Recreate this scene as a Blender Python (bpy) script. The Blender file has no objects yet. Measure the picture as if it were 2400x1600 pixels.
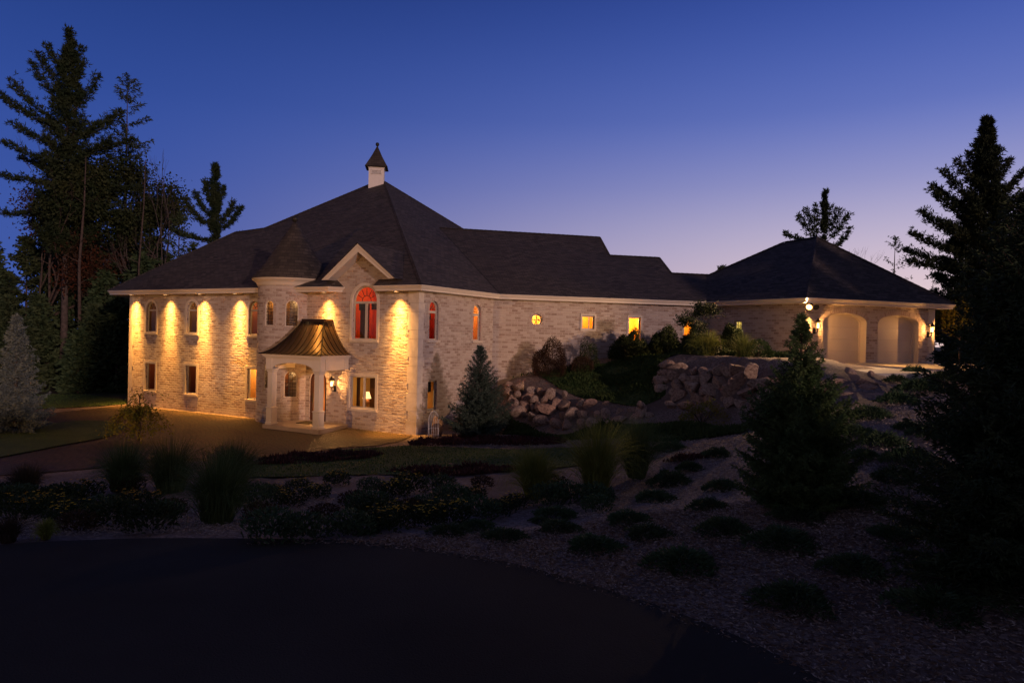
import bpy, math, random
import numpy as np
from mathutils import Vector
from mathutils.geometry import delaunay_2d_cdt
PI = math.pi
sc = bpy.context.scene
COL = sc.collection

# ------------------------------------------------------------------ camera, world, sun, exposure
F_PX, ROLL, CZ = 1650.0, 0.0225, 4.15
PIT = math.atan(10 / F_PX)
cam = bpy.data.cameras.new('camera'); cam.lens = 36 * F_PX / 2400; cam.sensor_width = 36
cam.clip_start = 0.1; cam.clip_end = 3000
co = bpy.data.objects.new('camera', cam); COL.objects.link(co)
from mathutils import Matrix
co.matrix_world = Matrix.Translation((0, 0, CZ)) @ Matrix.Rotation(PI / 2 - PIT, 4, 'X') @ Matrix.Rotation(ROLL, 4, 'Z')
sc.camera = co
sc.view_settings.view_transform = 'Standard'; sc.view_settings.look = 'None'
sc.view_settings.exposure = 0; sc.view_settings.gamma = 1

def lin(r, g, b):
    f = lambda c: (c / 255 / 12.92) if c <= 10 else ((c / 255 + .055) / 1.055) ** 2.4
    return (f(r), f(g), f(b), 1)

world = bpy.data.worlds.new('World'); sc.world = world; world.use_nodes = True
nt = world.node_tree; N = nt.nodes; L = nt.links
bg = N['Background']
tc = N.new('ShaderNodeTexCoord'); sep = N.new('ShaderNodeSeparateXYZ'); L.new(tc.outputs['Generated'], sep.inputs[0])
def mth(nt, op, a, b=None, clamp=False):
    n = nt.nodes.new('ShaderNodeMath'); n.operation = op; n.use_clamp = clamp
    for i, v in enumerate((a, b)):
        if v is None: continue
        if isinstance(v, (int, float)): n.inputs[i].default_value = v
        else: nt.links.new(v, n.inputs[i])
    return n.outputs[0]
elev = mth(nt, 'MULTIPLY', mth(nt, 'ARCSINE', sep.outputs['Z']), 180 / PI / 90)
def sky_ramp(stops):
    r = N.new('ShaderNodeValToRGB'); r.color_ramp.interpolation = 'B_SPLINE'
    e = r.color_ramp.elements
    while len(e) < len(stops): e.new(0.5)
    for el, (p, c) in zip(e, stops): el.position = p / 90; el.color = lin(*c)
    L.new(elev, r.inputs[0]); return r.outputs[0]
rl = sky_ramp([(0, (66, 90, 164)), (6, (63, 88, 164)), (11, (58, 84, 162)), (17, (48, 76, 153)), (26, (29, 54, 120)), (45, (26, 36, 78)), (90, (24, 28, 48))])
rr = sky_ramp([(0, (242, 208, 200)), (4, (230, 204, 208)), (8, (196, 184, 208)), (12, (148, 150, 200)), (17, (92, 114, 192)), (26, (42, 70, 156)), (45, (34, 44, 90)), (90, (24, 28, 48))])
az = mth(nt, 'ARCTAN2', sep.outputs['X'], sep.outputs['Y'])
mr = N.new('ShaderNodeMapRange'); mr.interpolation_type = 'SMOOTHSTEP'
mr.inputs['From Min'].default_value = math.radians(-36); mr.inputs['From Max'].default_value = math.radians(40)
L.new(az, mr.inputs['Value'])
mx = N.new('ShaderNodeMix'); mx.data_type = 'RGBA'
L.new(mr.outputs[0], mx.inputs['Factor']); L.new(rl, mx.inputs['A']); L.new(rr, mx.inputs['B'])
rb_ = sky_ramp([(0, (118, 108, 126)), (12, (110, 104, 130)), (30, (84, 84, 112)), (60, (48, 48, 66)), (90, (24, 28, 48))])
mb_ = N.new('ShaderNodeMapRange'); mb_.interpolation_type = 'SMOOTHSTEP'      # the half of the sky behind the viewer is duller
mb_.inputs['From Min'].default_value = -.15; mb_.inputs['From Max'].default_value = .45; L.new(sep.outputs['Y'], mb_.inputs['Value'])
mx2 = N.new('ShaderNodeMix'); mx2.data_type = 'RGBA'
L.new(mb_.outputs[0], mx2.inputs['Factor']); L.new(rb_, mx2.inputs['A']); L.new(mx.outputs['Result'], mx2.inputs['B'])
L.new(mx2.outputs['Result'], bg.inputs['Color']); bg.inputs['Strength'].default_value = 1.0

sun = bpy.data.lights.new('sun', 'SUN'); sun.energy = 1.25; sun.color = (1, .66, .60); sun.angle = math.radians(1.5)
so = bpy.data.objects.new('sun', sun); COL.objects.link(so)
so.rotation_euler = Vector((-0.56, 0.83, -0.115)).to_track_quat('-Z', 'Y').to_euler()

def lamp(kind, loc, power, color, size=0.05, aim=None, cone=None, blend=1.0, name='lamp_light'):
    l = bpy.data.lights.new(name, kind); l.energy = power; l.color = color; l.shadow_soft_size = size
    o = bpy.data.objects.new(name, l); o.location = loc; COL.objects.link(o)
    if kind == 'SPOT':
        l.spot_size = math.radians(cone); l.spot_blend = blend
        o.rotation_euler = (Vector(aim) - Vector(loc)).to_track_quat('-Z', 'Y').to_euler()
    return o

# ------------------------------------------------------------------ helpers
def ray(x, y):                     # direction of a sight line, used to survey ground positions
    u = x - 1200; v = 800 - y; c, s = math.cos(ROLL), math.sin(ROLL)
    u2 = u * c - v * s; v2 = v * c + u * s
    Y = F_PX * math.cos(PIT) + v2 * math.sin(PIT); Z = v2 * math.cos(PIT) - F_PX * math.sin(PIT)
    return np.array([u2 / Y, 1.0, Z / Y])
def at(x, y, Y):
    p = ray(x, y) * Y; p[2] += CZ; return p

def tag(o, label=None, cat=None, group=None, kind=None):
    if label: o['label'] = label
    if cat: o['category'] = cat
    if group: o['group'] = group
    if kind: o['kind'] = kind
    return o
ORG = {}
def empty(name, loc, label=None, cat=None, group=None):
    o = bpy.data.objects.new(name, None); COL.objects.link(o); o.location = loc; o.empty_display_size = .2
    ORG[o] = np.array(loc, float)
    return tag(o, label, cat, group)
class MB:
    """collects shapes (world coordinates) that become one mesh"""
    def __init__(s): s.v = []; s.f = []; s.uv = []; s.m = []; s.sm = []
    def face(s, pts, uv=None, m=0, smooth=False):
        b = len(s.v); s.v += [tuple(map(float, p)) for p in pts]; s.f.append(tuple(range(b, b + len(pts))))
        s.uv += [tuple(u) for u in (uv if uv is not None else [(0, 0)] * len(pts))]; s.m.append(m); s.sm.append(smooth)
    def box(s, M, a0, a1, b0, b1, c0, c1, m=0):     # box in the coordinates of mapping M(s, z, q)
        P = lambda a, b, c: M(a, b, c)
        q = [(a0, b0, c1), (a1, b0, c1), (a1, b1, c1), (a0, b1, c1), (a0, b0, c0), (a1, b0, c0), (a1, b1, c0), (a0, b1, c0)]
        w = [P(*t) for t in q]
        for idx in ((0, 1, 2, 3), (5, 4, 7, 6), (4, 0, 3, 7), (1, 5, 6, 2), (3, 2, 6, 7), (4, 5, 1, 0)):
            def uvf(t):
                a, b, c = t
                return (a + c, b) if idx not in ((3, 2, 6, 7), (4, 5, 1, 0)) else (a, c)
            s.face([w[i] for i in idx], [uvf(q[i]) for i in idx], m)
    def grid(s, P, nu, nv, uvf=None, m=0, smooth=False, closed=False):
        for i in range(nu):
            for j in range(nv):
                c = [(i, j), (i + 1, j), (i + 1, j + 1), (i, j + 1)]
                s.face([P(a / nu, b / nv) for a, b in c], [uvf(a / nu, b / nv) for a, b in c] if uvf else None, m, smooth)
    def tube(s, pts, rads, n=8, m=0, cap=True, smooth=True):
        pts = [Vector(p) for p in pts]; rings = []
        for i, p in enumerate(pts):
            d = (pts[min(i + 1, len(pts) - 1)] - pts[max(i - 1, 0)]).normalized()
            a = d.orthogonal().normalized() if i == 0 else (a0 - d * a0.dot(d)).normalized()
            a0 = a; b = d.cross(a)
            rings.append([p + (a * math.cos(t * 2 * PI / n) + b * math.sin(t * 2 * PI / n)) * rads[i] for t in range(n)])
        ln = 0
        for i in range(len(pts) - 1):
            l2 = ln + (pts[i + 1] - pts[i]).length
            for k in range(n):
                k2 = (k + 1) % n
                s.face([rings[i][k], rings[i][k2], rings[i + 1][k2], rings[i + 1][k]], [(k / n, ln), ((k + 1) / n, ln), ((k + 1) / n, l2), (k / n, l2)], m, smooth)
            ln = l2
        if cap: s.face(rings[0][::-1], m=m); s.face(rings[-1], m=m)
    def lathe(s, c, prof, n=16, m=0, smooth=True, ax=(0, 0, 1)):   # prof: list of (r, z)
        c = Vector(c)
        for (r0, z0), (r1, z1) in zip(prof, prof[1:]):
            for k in range(n):
                a, b = 2 * PI * k / n, 2 * PI * (k + 1) / n
                pts = [c + Vector((r0 * math.cos(a), r0 * math.sin(a), z0)), c + Vector((r0 * math.cos(b), r0 * math.sin(b), z0)),
                       c + Vector((r1 * math.cos(b), r1 * math.sin(b), z1)), c + Vector((r1 * math.cos(a), r1 * math.sin(a), z1))]
                R = max(r0, r1)
                s.face(pts, [(a * R, z0), (b * R, z0), (b * R, z1), (a * R, z1)], m, smooth)
    def build(s, name, mats, parent=None, kind=None):
        mats = mats if isinstance(mats, (list, tuple)) else [mats]
        org = np.zeros(3); p = parent
        while p is not None:
            if p in ORG: org = ORG[p]; break
            p = p.parent
        me = bpy.data.meshes.new(name)
        vv = np.array(s.v, float) - org
        me.from_pydata([tuple(r) for r in vv.tolist()], [], s.f)
        ul = me.uv_layers.new(name='UVMap')
        ul.data.foreach_set('uv', np.array(s.uv, np.float32).ravel())
        me.polygons.foreach_set('material_index', s.m); me.polygons.foreach_set('use_smooth', s.sm)
        for m in mats: me.materials.append(m)
        o = bpy.data.objects.new(name, me); COL.objects.link(o)
        if parent is not None: o.parent = parent
        if any(s.sm):
            import bmesh
            b = bmesh.new(); b.from_mesh(me); bmesh.ops.remove_doubles(b, verts=b.verts, dist=1e-4); b.to_mesh(me); b.free()
        if kind: o['kind'] = kind
        return o
def quads_obj(name, V, mat, parent=None, org=(0, 0, 0), mi=None, nv=4, smooth=False):
    """V: (n, 4, 3) array of quads -> one mesh"""
    n = len(V); me = bpy.data.meshes.new(name)
    me.vertices.add(n * nv); me.vertices.foreach_set('co', (V.reshape(-1, 3) - np.array(org)).astype(np.float32).ravel())
    me.loops.add(n * nv); me.loops.foreach_set('vertex_index', np.arange(n * nv, dtype=np.int32))
    me.polygons.add(n); me.polygons.foreach_set('loop_start', np.arange(0, n * nv, nv, dtype=np.int32))
    me.polygons.foreach_set('loop_total', np.full(n, nv, np.int32))
    me.update(calc_edges=True)
    for m in (mat if isinstance(mat, (list, tuple)) else [mat]): me.materials.append(m)
    if mi is not None: me.polygons.foreach_set('material_index', np.asarray(mi, np.int32))
    o = bpy.data.objects.new(name, me); COL.objects.link(o)
    if parent is not None: o.parent = parent
    return o
def copy_tree(o, parent=None):
    c = o.copy(); COL.objects.link(c)
    if parent is not None: c.parent = parent
    for ch in o.children: copy_tree(ch, c)
    return c
def nrm(a): return a / np.maximum(np.linalg.norm(a, axis=-1, keepdims=True), 1e-9)
def cards(P, D, Ln, Wd, rng):      # rhombic leaves / needles: base points P, directions D
    n = len(P); D = nrm(D); R = nrm(rng.normal(size=(n, 3))); S = nrm(np.cross(D, R))
    Ln = np.broadcast_to(Ln, (n,))[:, None]; Wd = np.broadcast_to(Wd, (n,))[:, None]
    m = P + D * Ln * .5
    return np.stack([P, m + S * Wd * .5, P + D * Ln, m - S * Wd * .5], 1)

# ------------------------------------------------------------------ materials
def new_mat(name):
    m = bpy.data.materials.new(name); m.use_nodes = True
    return m, m.node_tree, m.node_tree.nodes['Principled BSDF']
def mixc(nt, fac, a, b, blend='MIX'):
    n = nt.nodes.new('ShaderNodeMix'); n.data_type = 'RGBA'; n.blend_type = blend
    for k, v in (('Factor', fac), ('A', a), ('B', b)):
        if isinstance(v, (int, float)): n.inputs[k].default_value = v
        elif isinstance(v, tuple): n.inputs[k].default_value = v if len(v) == 4 else v + (1,)
        else: nt.links.new(v, n.inputs[k])
    return n.outputs['Result']
def noise(nt, vec, scale, detail=4, rough=.55):
    n = nt.nodes.new('ShaderNodeTexNoise'); n.inputs['Scale'].default_value = scale
    n.inputs['Detail'].default_value = detail; n.inputs['Roughness'].default_value = rough
    if vec is not None: nt.links.new(vec, n.inputs['Vector'])
    return n.outputs['Fac']
def contrast(nt, v, lo, hi):
    n = nt.nodes.new('ShaderNodeMapRange'); n.inputs['From Min'].default_value = lo; n.inputs['From Max'].default_value = hi
    nt.links.new(v, n.inputs['Value']); return n.outputs[0]
def bump(nt, bs, h, dist, strength=1.0):
    b = nt.nodes.new('ShaderNodeBump'); b.inputs['Distance'].default_value = dist; b.inputs['Strength'].default_value = strength
    nt.links.new(h, b.inputs['Height']); nt.links.new(b.outputs[0], bs.inputs['Normal'])
def simple(name, c1, c2=None, scale=3, rough=.7, bmp=0, bscale=None, metal=0, spec=.3, vary=0, lo=.35, hi=.65):
    m, nt, bs = new_mat(name); bs.inputs['Roughness'].default_value = rough; bs.inputs['Metallic'].default_value = metal
    bs.inputs['Specular IOR Level'].default_value = spec
    tc = nt.nodes.new('ShaderNodeTexCoord'); g = nt.nodes.new('ShaderNodeNewGeometry')
    pos = g.outputs['Position']
    col = mixc(nt, contrast(nt, noise(nt, pos, scale), lo, hi), c1, c2 or c1)
    if vary:
        oi = nt.nodes.new('ShaderNodeObjectInfo'); h = nt.nodes.new('ShaderNodeHueSaturation')
        nt.links.new(mth(nt, 'ADD', mth(nt, 'MULTIPLY', oi.outputs['Random'], vary * 2), 1 - vary), h.inputs['Value'])
        nt.links.new(mth(nt, 'ADD', mth(nt, 'MULTIPLY', oi.outputs['Random'], .03), .485), h.inputs['Hue'])
        nt.links.new(col, h.inputs['Color']); col = h.outputs[0]
    nt.links.new(col, bs.inputs['Base Color'])
    if bmp: bump(nt, bs, noise(nt, pos, bscale or scale * 3, 6), bmp)
    return m
def brick_mat(name, w=.31, h=.12, c1=(.24, .16, .12), c2=(.47, .39, .335), mort=(.50, .42, .365), bd=.04, off=.5, wash=1.0):
    m, nt, bs = new_mat(name); bs.inputs['Roughness'].default_value = .9; bs.inputs['Specular IOR Level'].default_value = .15
    tc = nt.nodes.new('ShaderNodeTexCoord'); uv = tc.outputs['UV']
    b = nt.nodes.new('ShaderNodeTexBrick'); nt.links.new(uv, b.inputs['Vector'])
    b.inputs['Scale'].default_value = 1; b.inputs['Brick Width'].default_value = w; b.inputs['Row Height'].default_value = h
    b.inputs['Mortar Size'].default_value = .014; b.inputs['Mortar Smooth'].default_value = .3; b.offset = off
    b.inputs['Color1'].default_value = (0, 0, 0, 1); b.inputs['Color2'].default_value = (1, 1, 1, 1); b.inputs['Mortar'].default_value = (.5, .5, .5, 1)
    rnd = nt.nodes.new('ShaderNodeSeparateColor'); nt.links.new(b.outputs['Color'], rnd.inputs[0])
    # tone per brick: most pale, some brown
    t = contrast(nt, rnd.outputs[0], -.1, .75)
    col = mixc(nt, t, c1, c2)
    n1 = noise(nt, uv, 1.1, 6, .65)
    col = mixc(nt, mth(nt, 'MULTIPLY', contrast(nt, n1, .48, .75), .4 * wash), col, mort)
    n2 = noise(nt, uv, 34, 5)
    col = mixc(nt, mth(nt, 'MULTIPLY', contrast(nt, n2, .5, .75), .55 * wash), col, (.56, .49, .43))
    col = mixc(nt, b.outputs['Fac'], col, mort)
    nt.links.new(col, bs.inputs['Base Color'])
    mp = nt.nodes.new('ShaderNodeMapping'); mp.inputs['Scale'].default_value = (4.5, 12, 1); nt.links.new(uv, mp.inputs['Vector'])
    n3 = noise(nt, mp.outputs[0], 1.0, 4, .6)
    hgt = mth(nt, 'ADD', mth(nt, 'MULTIPLY', mth(nt, 'SUBTRACT', 1, b.outputs['Fac']), .55), mth(nt, 'MULTIPLY', n3, 1.15))
    hgt = mth(nt, 'ADD', hgt, mth(nt, 'MULTIPLY', rnd.outputs[0], .35))
    bump(nt, bs, hgt, bd)
    return m
M = {}
M['brick'] = brick_mat('tumbled_pale_brick')
M['arch_brick'] = brick_mat('arch_brick', w=.085, h=.24, c1=(.33, .22, .17), c2=(.5, .4, .33), off=0, wash=.5)
M['stone'] = simple('cast_limestone', (.52, .44, .36), (.60, .52, .43), 5, .85, .003, 40)
M['trim'] = simple('painted_cream_trim', (.60, .52, .42), (.63, .55, .45), 2, .5)
M['white'] = simple('white_painted_wood', (.66, .62, .58), (.7, .66, .62), 4, .5)
M['soffit'] = simple('soffit_board', (.58, .5, .4), None, 2, .6)
def shingle(name='dark_asphalt_shingle', k=1.0):
    m, nt, bs = new_mat(name); bs.inputs['Roughness'].default_value = .85; bs.inputs['Specular IOR Level'].default_value = .25
    tc = nt.nodes.new('ShaderNodeTexCoord'); uv = tc.outputs['UV']
    b = nt.nodes.new('ShaderNodeTexBrick'); nt.links.new(uv, b.inputs['Vector'])
    b.inputs['Scale'].default_value = 1; b.inputs['Brick Width'].default_value = .34; b.inputs['Row Height'].default_value = .15
    b.inputs['Mortar Size'].default_value = .012; b.inputs['Mortar Smooth'].default_value = .2
    b.inputs['Color1'].default_value = (.042 * k, .034 * k, .029 * k, 1); b.inputs['Color2'].default_value = (.115 * k, .092 * k, .078 * k, 1)
    b.inputs['Mortar'].default_value = (.014, .013, .014, 1)
    col = mixc(nt, mth(nt, 'MULTIPLY', contrast(nt, noise(nt, uv, .6, 6, .7), .4, .62), .55), b.outputs['Color'], (.06, .048, .042))
    nt.links.new(col, bs.inputs['Base Color'])
    sx = nt.nodes.new('ShaderNodeSeparateXYZ'); nt.links.new(uv, sx.inputs[0])
    saw = mth(nt, 'FRACT', mth(nt, 'DIVIDE', sx.outputs['Y'], .15))
    hg = mth(nt, 'ADD', mth(nt, 'SUBTRACT', 1, saw), mth(nt, 'MULTIPLY', noise(nt, uv, 14, 4), 1.2))
    bump(nt, bs, hg, .02)
    return m
M['shingle'] = shingle()
M['cone_shingle'] = shingle('cone_shingle', .65)
M['copper'] = simple('aged_copper', (.11, .062, .03), (.075, .047, .027), 1.5, .4, metal=.8)
M['seam'] = simple('dark_seam', (.025, .018, .012), None, 2, .5, metal=.6)
M['black'] = simple('black_iron', (.02, .018, .016), None, 2, .5)
M['frame'] = simple('clay_window_frame', (.46, .40, .32), (.5, .44, .36), 3, .5)
M['wood'] = simple('stained_door_wood', (.09, .035, .015), (.06, .022, .01), 5, .45)
M['lead'] = simple('leaded_bar', (.05, .035, .02), None, 5, .5)
M['garage'] = simple('garage_door_paint', (.55, .47, .38), (.58, .5, .41), 1.5, .42)
def glass_mat():
    m, nt, bs = new_mat('window_glass')
    out = nt.nodes['Material Output']; t = nt.nodes.new('ShaderNodeBsdfTransparent'); t.inputs[0].default_value = (.9, .92, .9, 1)
    g = nt.nodes.new('ShaderNodeBsdfGlossy'); g.inputs['Roughness'].default_value = .02
    fr = nt.nodes.new('ShaderNodeFresnel'); fr.inputs['IOR'].default_value = 1.5
    mxs = nt.nodes.new('ShaderNodeMixShader'); nt.links.new(mth(nt, 'MULTIPLY', fr.outputs[0], 1.0, True), mxs.inputs[0])
    nt.links.new(t.outputs[0], mxs.inputs[1]); nt.links.new(g.outputs[0], mxs.inputs[2]); nt.links.new(mxs.outputs[0], out.inputs['Surface'])
    return m
M['glass'] = glass_mat()
def emis(name, col, s):
    m, nt, bs = new_mat(name); bs.inputs['Base Color'].default_value = col + (1,); bs.inputs['Emission Color'].default_value = col + (1,)
    bs.inputs['Emission Strength'].default_value = s; return m
M['bulb'] = emis('glowing_bulb', (1, .5, .14), 9)
M['lens'] = emis('downlight_lens', (1, .62, .28), 14)
M['flood'] = emis('flood_lens', (1, .5, .13), 9)
M['shade'] = emis('lit_lampshade', (1, .55, .22), 2.2)
M['frosted'] = emis('lit_lantern_glass', (1, .6, .22), 9)
M['asphalt'] = simple('asphalt', (.038, .033, .029), (.056, .049, .043), .5, .95, .012, 55, lo=.3, hi=.7, spec=.05)
M['concrete'] = simple('concrete', (.34, .31, .27), (.40, .36, .31), .6, .75, .002, 20)
M['slab'] = simple('porch_slab', (.32, .25, .19), (.38, .3, .23), 1.5, .6)
M['bark'] = simple('rough_bark', (.11, .075, .055), (.055, .04, .032), 6, .95, .02, 14)
M['bark_pale'] = simple('pale_bark', (.12, .09, .075), (.06, .048, .04), 5, .95, .01, 12)
def leafmat(name, c1, c2, sc_=1.2, vary=.12, rough=.75):
    return simple(name, c1, c2, sc_, rough, vary=vary, spec=.2)
M['pine'] = leafmat('pine_needles', (.016, .028, .011), (.034, .042, .015))
M['spruce'] = leafmat('spruce_needles', (.028, .05, .022), (.065, .085, .032), 3)
M['spruce_green'] = leafmat('green_spruce_needles', (.05, .085, .025), (.11, .14, .045), 4)
M['blue_spruce'] = leafmat('blue_spruce_needles', (.07, .09, .09), (.14, .165, .15), 5)
M['center_spruce'] = leafmat('grey_green_spruce_needles', (.04, .062, .04), (.08, .10, .07), 5)
M['leaf'] = leafmat('green_leaves', (.016, .028, .008), (.04, .045, .012), .8)
M['leaf_gold'] = leafmat('gold_green_leaves', (.22, .17, .02), (.11, .13, .02), 2.5)
M['leaf_red'] = leafmat('rust_red_leaves', (.085, .022, .008), (.035, .022, .01), .8)
M['shrub'] = leafmat('shrub_leaves', (.018, .034, .010), (.042, .056, .017), 4)
M['shrub_red'] = leafmat('burgundy_shrub_leaves', (.05, .024, .012), (.07, .04, .016), 4)
M['juniper'] = leafmat('juniper_needles', (.035, .07, .03), (.07, .105, .045), 6)
M['grassblade'] = leafmat('ornamental_grass_blades', (.15, .19, .03), (.27, .27, .05), 3)
M['blade_dark'] = leafmat('dark_grass_blades', (.07, .105, .03), (.10, .13, .04), 3)
M['lawnblade'] = leafmat('lawn_blades', (.05, .095, .02), (.10, .14, .03), 2)
M['cover'] = leafmat('ground_cover_leaves', (.03, .06, .014), (.06, .085, .02), 3)
M['maroon'] = leafmat('maroon_ground_cover', (.06, .02, .018), (.10, .04, .03), 3)
M['petal'] = leafmat('yellow_petals', (.65, .38, .02), (.7, .45, .05), 3)
M['dry'] = leafmat('dry_stems', (.08, .055, .032), (.05, .035, .02), 3)
M['chip'] = simple('wood_chips', (.24, .18, .15), (.44, .37, .31), 25, .9, spec=.2)
M['chip_dark'] = simple('dark_wood_chips', (.13, .08, .06), (.22, .15, .11), 25, .9, spec=.2)

def mulch_mat():
    m, nt, bs = new_mat('shredded_bark_mulch'); bs.inputs['Roughness'].default_value = .95; bs.inputs['Specular IOR Level'].default_value = .15
    g = nt.nodes.new('ShaderNodeNewGeometry'); p = g.outputs['Position']
    v = nt.nodes.new('ShaderNodeTexVoronoi'); v.inputs['Scale'].default_value = 26; nt.links.new(p, v.inputs['Vector'])
    s = nt.nodes.new('ShaderNodeSeparateColor'); nt.links.new(v.outputs['Color'], s.inputs[0])
    col = mixc(nt, s.outputs[0], (.11, .078, .065), (.34, .265, .225))
    col = mixc(nt, contrast(nt, noise(nt, p, .7, 5), .4, .65), col, (.15, .105, .085))
    nt.links.new(col, bs.inputs['Base Color'])
    bump(nt, bs, mth(nt, 'ADD', s.outputs[1], noise(nt, p, 9, 5)), .03)
    return m
M['mulch'] = mulch_mat()
M['earth'] = simple('forest_floor', (.05, .04, .028), (.035, .045, .02), .5, .95, .05, 5)
M['lawn'] = simple('lawn_soil_and_turf', (.035, .06, .014), (.06, .085, .022), 1.2, .95, .03, 25)
def paver_mat():
    m, nt, bs = new_mat('cobble_pavers'); bs.inputs['Roughness'].default_value = .6; bs.inputs['Specular IOR Level'].default_value = .35
    g = nt.nodes.new('ShaderNodeNewGeometry'); p = g.outputs['Position']
    sx = nt.nodes.new('ShaderNodeSeparateXYZ'); nt.links.new(p, sx.inputs[0])
    # fan courses: rows bend into repeated arcs
    per = 1.5
    fx = mth(nt, 'SUBTRACT', mth(nt, 'FRACT', mth(nt, 'DIVIDE', sx.outputs['X'], per)), .5)
    arc = mth(nt, 'MULTIPLY', mth(nt, 'MULTIPLY', fx, fx), 1.6)
    cmb = nt.nodes.new('ShaderNodeCombineXYZ'); nt.links.new(mth(nt, 'MULTIPLY', sx.outputs['X'], 1), cmb.inputs[0])
    nt.links.new(mth(nt, 'ADD', sx.outputs['Y'], arc), cmb.inputs[1])
    b = nt.nodes.new('ShaderNodeTexBrick'); nt.links.new(cmb.outputs[0], b.inputs['Vector'])
    b.inputs['Scale'].default_value = 1; b.inputs['Brick Width'].default_value = .24; b.inputs['Row Height'].default_value = .22
    b.inputs['Mortar Size'].default_value = .025; b.inputs['Mortar Smooth'].default_value = .5
    b.inputs['Color1'].default_value = (.05, .026, .009, 1); b.inputs['Color2'].default_value = (.085, .042, .013, 1); b.inputs['Mortar'].default_value = (.006, .004, .002, 1)
    col = mixc(nt, contrast(nt, noise(nt, p, .8, 5), .4, .65), b.outputs['Color'], (.055, .036, .012))
    nt.links.new(col, bs.inputs['Base Color'])
    bump(nt, bs, mth(nt, 'ADD', mth(nt, 'SUBTRACT', 1, b.outputs['Fac']), mth(nt, 'MULTIPLY', noise(nt, p, 20, 3), .4)), .05)
    return m
M['paver'] = paver_mat()
def rock_mat():
    m, nt, bs = new_mat('fieldstone'); bs.inputs['Roughness'].default_value = .9; bs.inputs['Specular IOR Level'].default_value = .2
    tc = nt.nodes.new('ShaderNodeTexCoord'); p = tc.outputs['Object']; oi = nt.nodes.new('ShaderNodeObjectInfo')
    base = mixc(nt, oi.outputs['Random'], (.52, .31, .21), (.55, .43, .33))
    o2 = mth(nt, 'FRACT', mth(nt, 'MULTIPLY', oi.outputs['Random'], 7.3))
    base = mixc(nt, mth(nt, 'MULTIPLY', o2, .5), base, (.38, .26, .16))
    col = mixc(nt, contrast(nt, noise(nt, p, 4, 7, .65), .38, .62), base, (.21, .13, .09))
    col = mixc(nt, mth(nt, 'MULTIPLY', contrast(nt, noise(nt, p, 18, 4), .55, .7), .5), col, (.46, .38, .30))
    nt.links.new(col, bs.inputs['Base Color']); bump(nt, bs, noise(nt, p, 7, 8, .65), .05)
    return m
M['rock'] = rock_mat()

# ------------------------------------------------------------------ plan of the house (metres)
EV = [np.array(p) for p in [(-22.37, 38.83), (-3.74, 28.76), (-.6, 33.98), (10.05, 36.46), (13.05, 31.32), (21.52, 34.15)]]
WL = [np.array(p) for p in [(-21.05, 38.74), (-3.94, 29.49), (-.95, 34.46), (10.32, 37.09), (13.3, 31.98), (20.60, 34.41)]]
def wall_map(i):
    a, b = WL[i], WL[i + 1]; d = (b - a) / np.hypot(*(b - a)); n = np.array([d[1], -d[0]])
    f = lambda s, z, q=0: (a[0] + d[0] * s + n[0] * q, a[1] + d[1] * s + n[1] * q, z)
    f.L = float(np.hypot(*(b - a))); f.d = d; f.n = n; return f
MF, M1, M2, M3, MG = [wall_map(i) for i in range(5)]
TR = 1.6; TCs, TCq = 11.66, -.59
TC = np.array(MF(TCs, 0, TCq)[:2])
def MT(s, z, q=0):                # turret wall: s = arc length from the outward direction
    a = s / TR; v = MF.d * math.sin(a) + MF.n * math.cos(a); p = TC + v * (TR + q); return (p[0], p[1], z)

# ------------------------------------------------------------------ terrain
def gp(x, y, z):  # survey: point of known height along a sight line
    r = ray(x, y); t = (z - CZ) / r[2]; return (r[0] * t, t, z)
def yp(x, y, Y): p = at(x, y, Y); return tuple(p)
ctl = []
ctl += [(*p, -.03) for p in [(-21.2, 38.5), (-12, 33.3), (-7.4, 31), (-4, 29.2), (-10, 28), (-16, 30), (-20, 30), (-26, 32), (-22, 25), (-14, 24), (-8, 26), (-30, 24), (-28, 40), (-15, 22.5), (-32, 34)]]
ctl += [(-3.0, 30.6, .15), (-1.3, 33.6, 1.3), (-.4, 34.1, 1.9), (1.2, 34.6, 2.35), (2.8, 34.9, 2.85), (4.6, 35.2, 3.2), (7, 35.8, 3.3), (9.8, 36.4, 3.3), (11.2, 34, 3.3), (12.9, 31.6, 3.28)]
ctl += [(14, 30, 3.28), (20, 33, 3.28), (26, 35, 3.28), (26, 28, 3.15), (30, 24, 3.0), (36, 30, 3.1), (14, 26.5, 3.17), (18, 25, 3.1), (12.5, 25.5, 3.12)]
# foot and head of the lower boulder wall, of the upper one and of the rocks beside the drive
ctl += [yp(1195, 968, 31.5), yp(1250, 985, 30.2), yp(1310, 1003, 29), yp(1400, 1003, 27.8), yp(1530, 978, 26.6)]
ctl += [yp(1195, 888, 33.4), yp(1300, 918, 31.2), yp(1400, 948, 29.2), yp(1500, 962, 27.6)]
ctl += [yp(1560, 928, 28.3), yp(1650, 948, 26.6), yp(1740, 955, 25.0), yp(1830, 960, 23.2), yp(1900, 950, 21.3), yp(2050, 915, 20.8)]
ctl += [yp(1550, 850, 30), yp(1640, 858, 28.2), yp(1700, 864, 26.8), yp(1780, 868, 25.4), yp(1850, 880, 24), yp(1950, 886, 22.4), yp(2040, 886, 22.2)]
ctl += [yp(1480, 900, 30.8), yp(1420, 870, 33), yp(1530, 850, 32), yp(1600, 990, 24.2), yp(1620, 1040, 19.8)]
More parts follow.
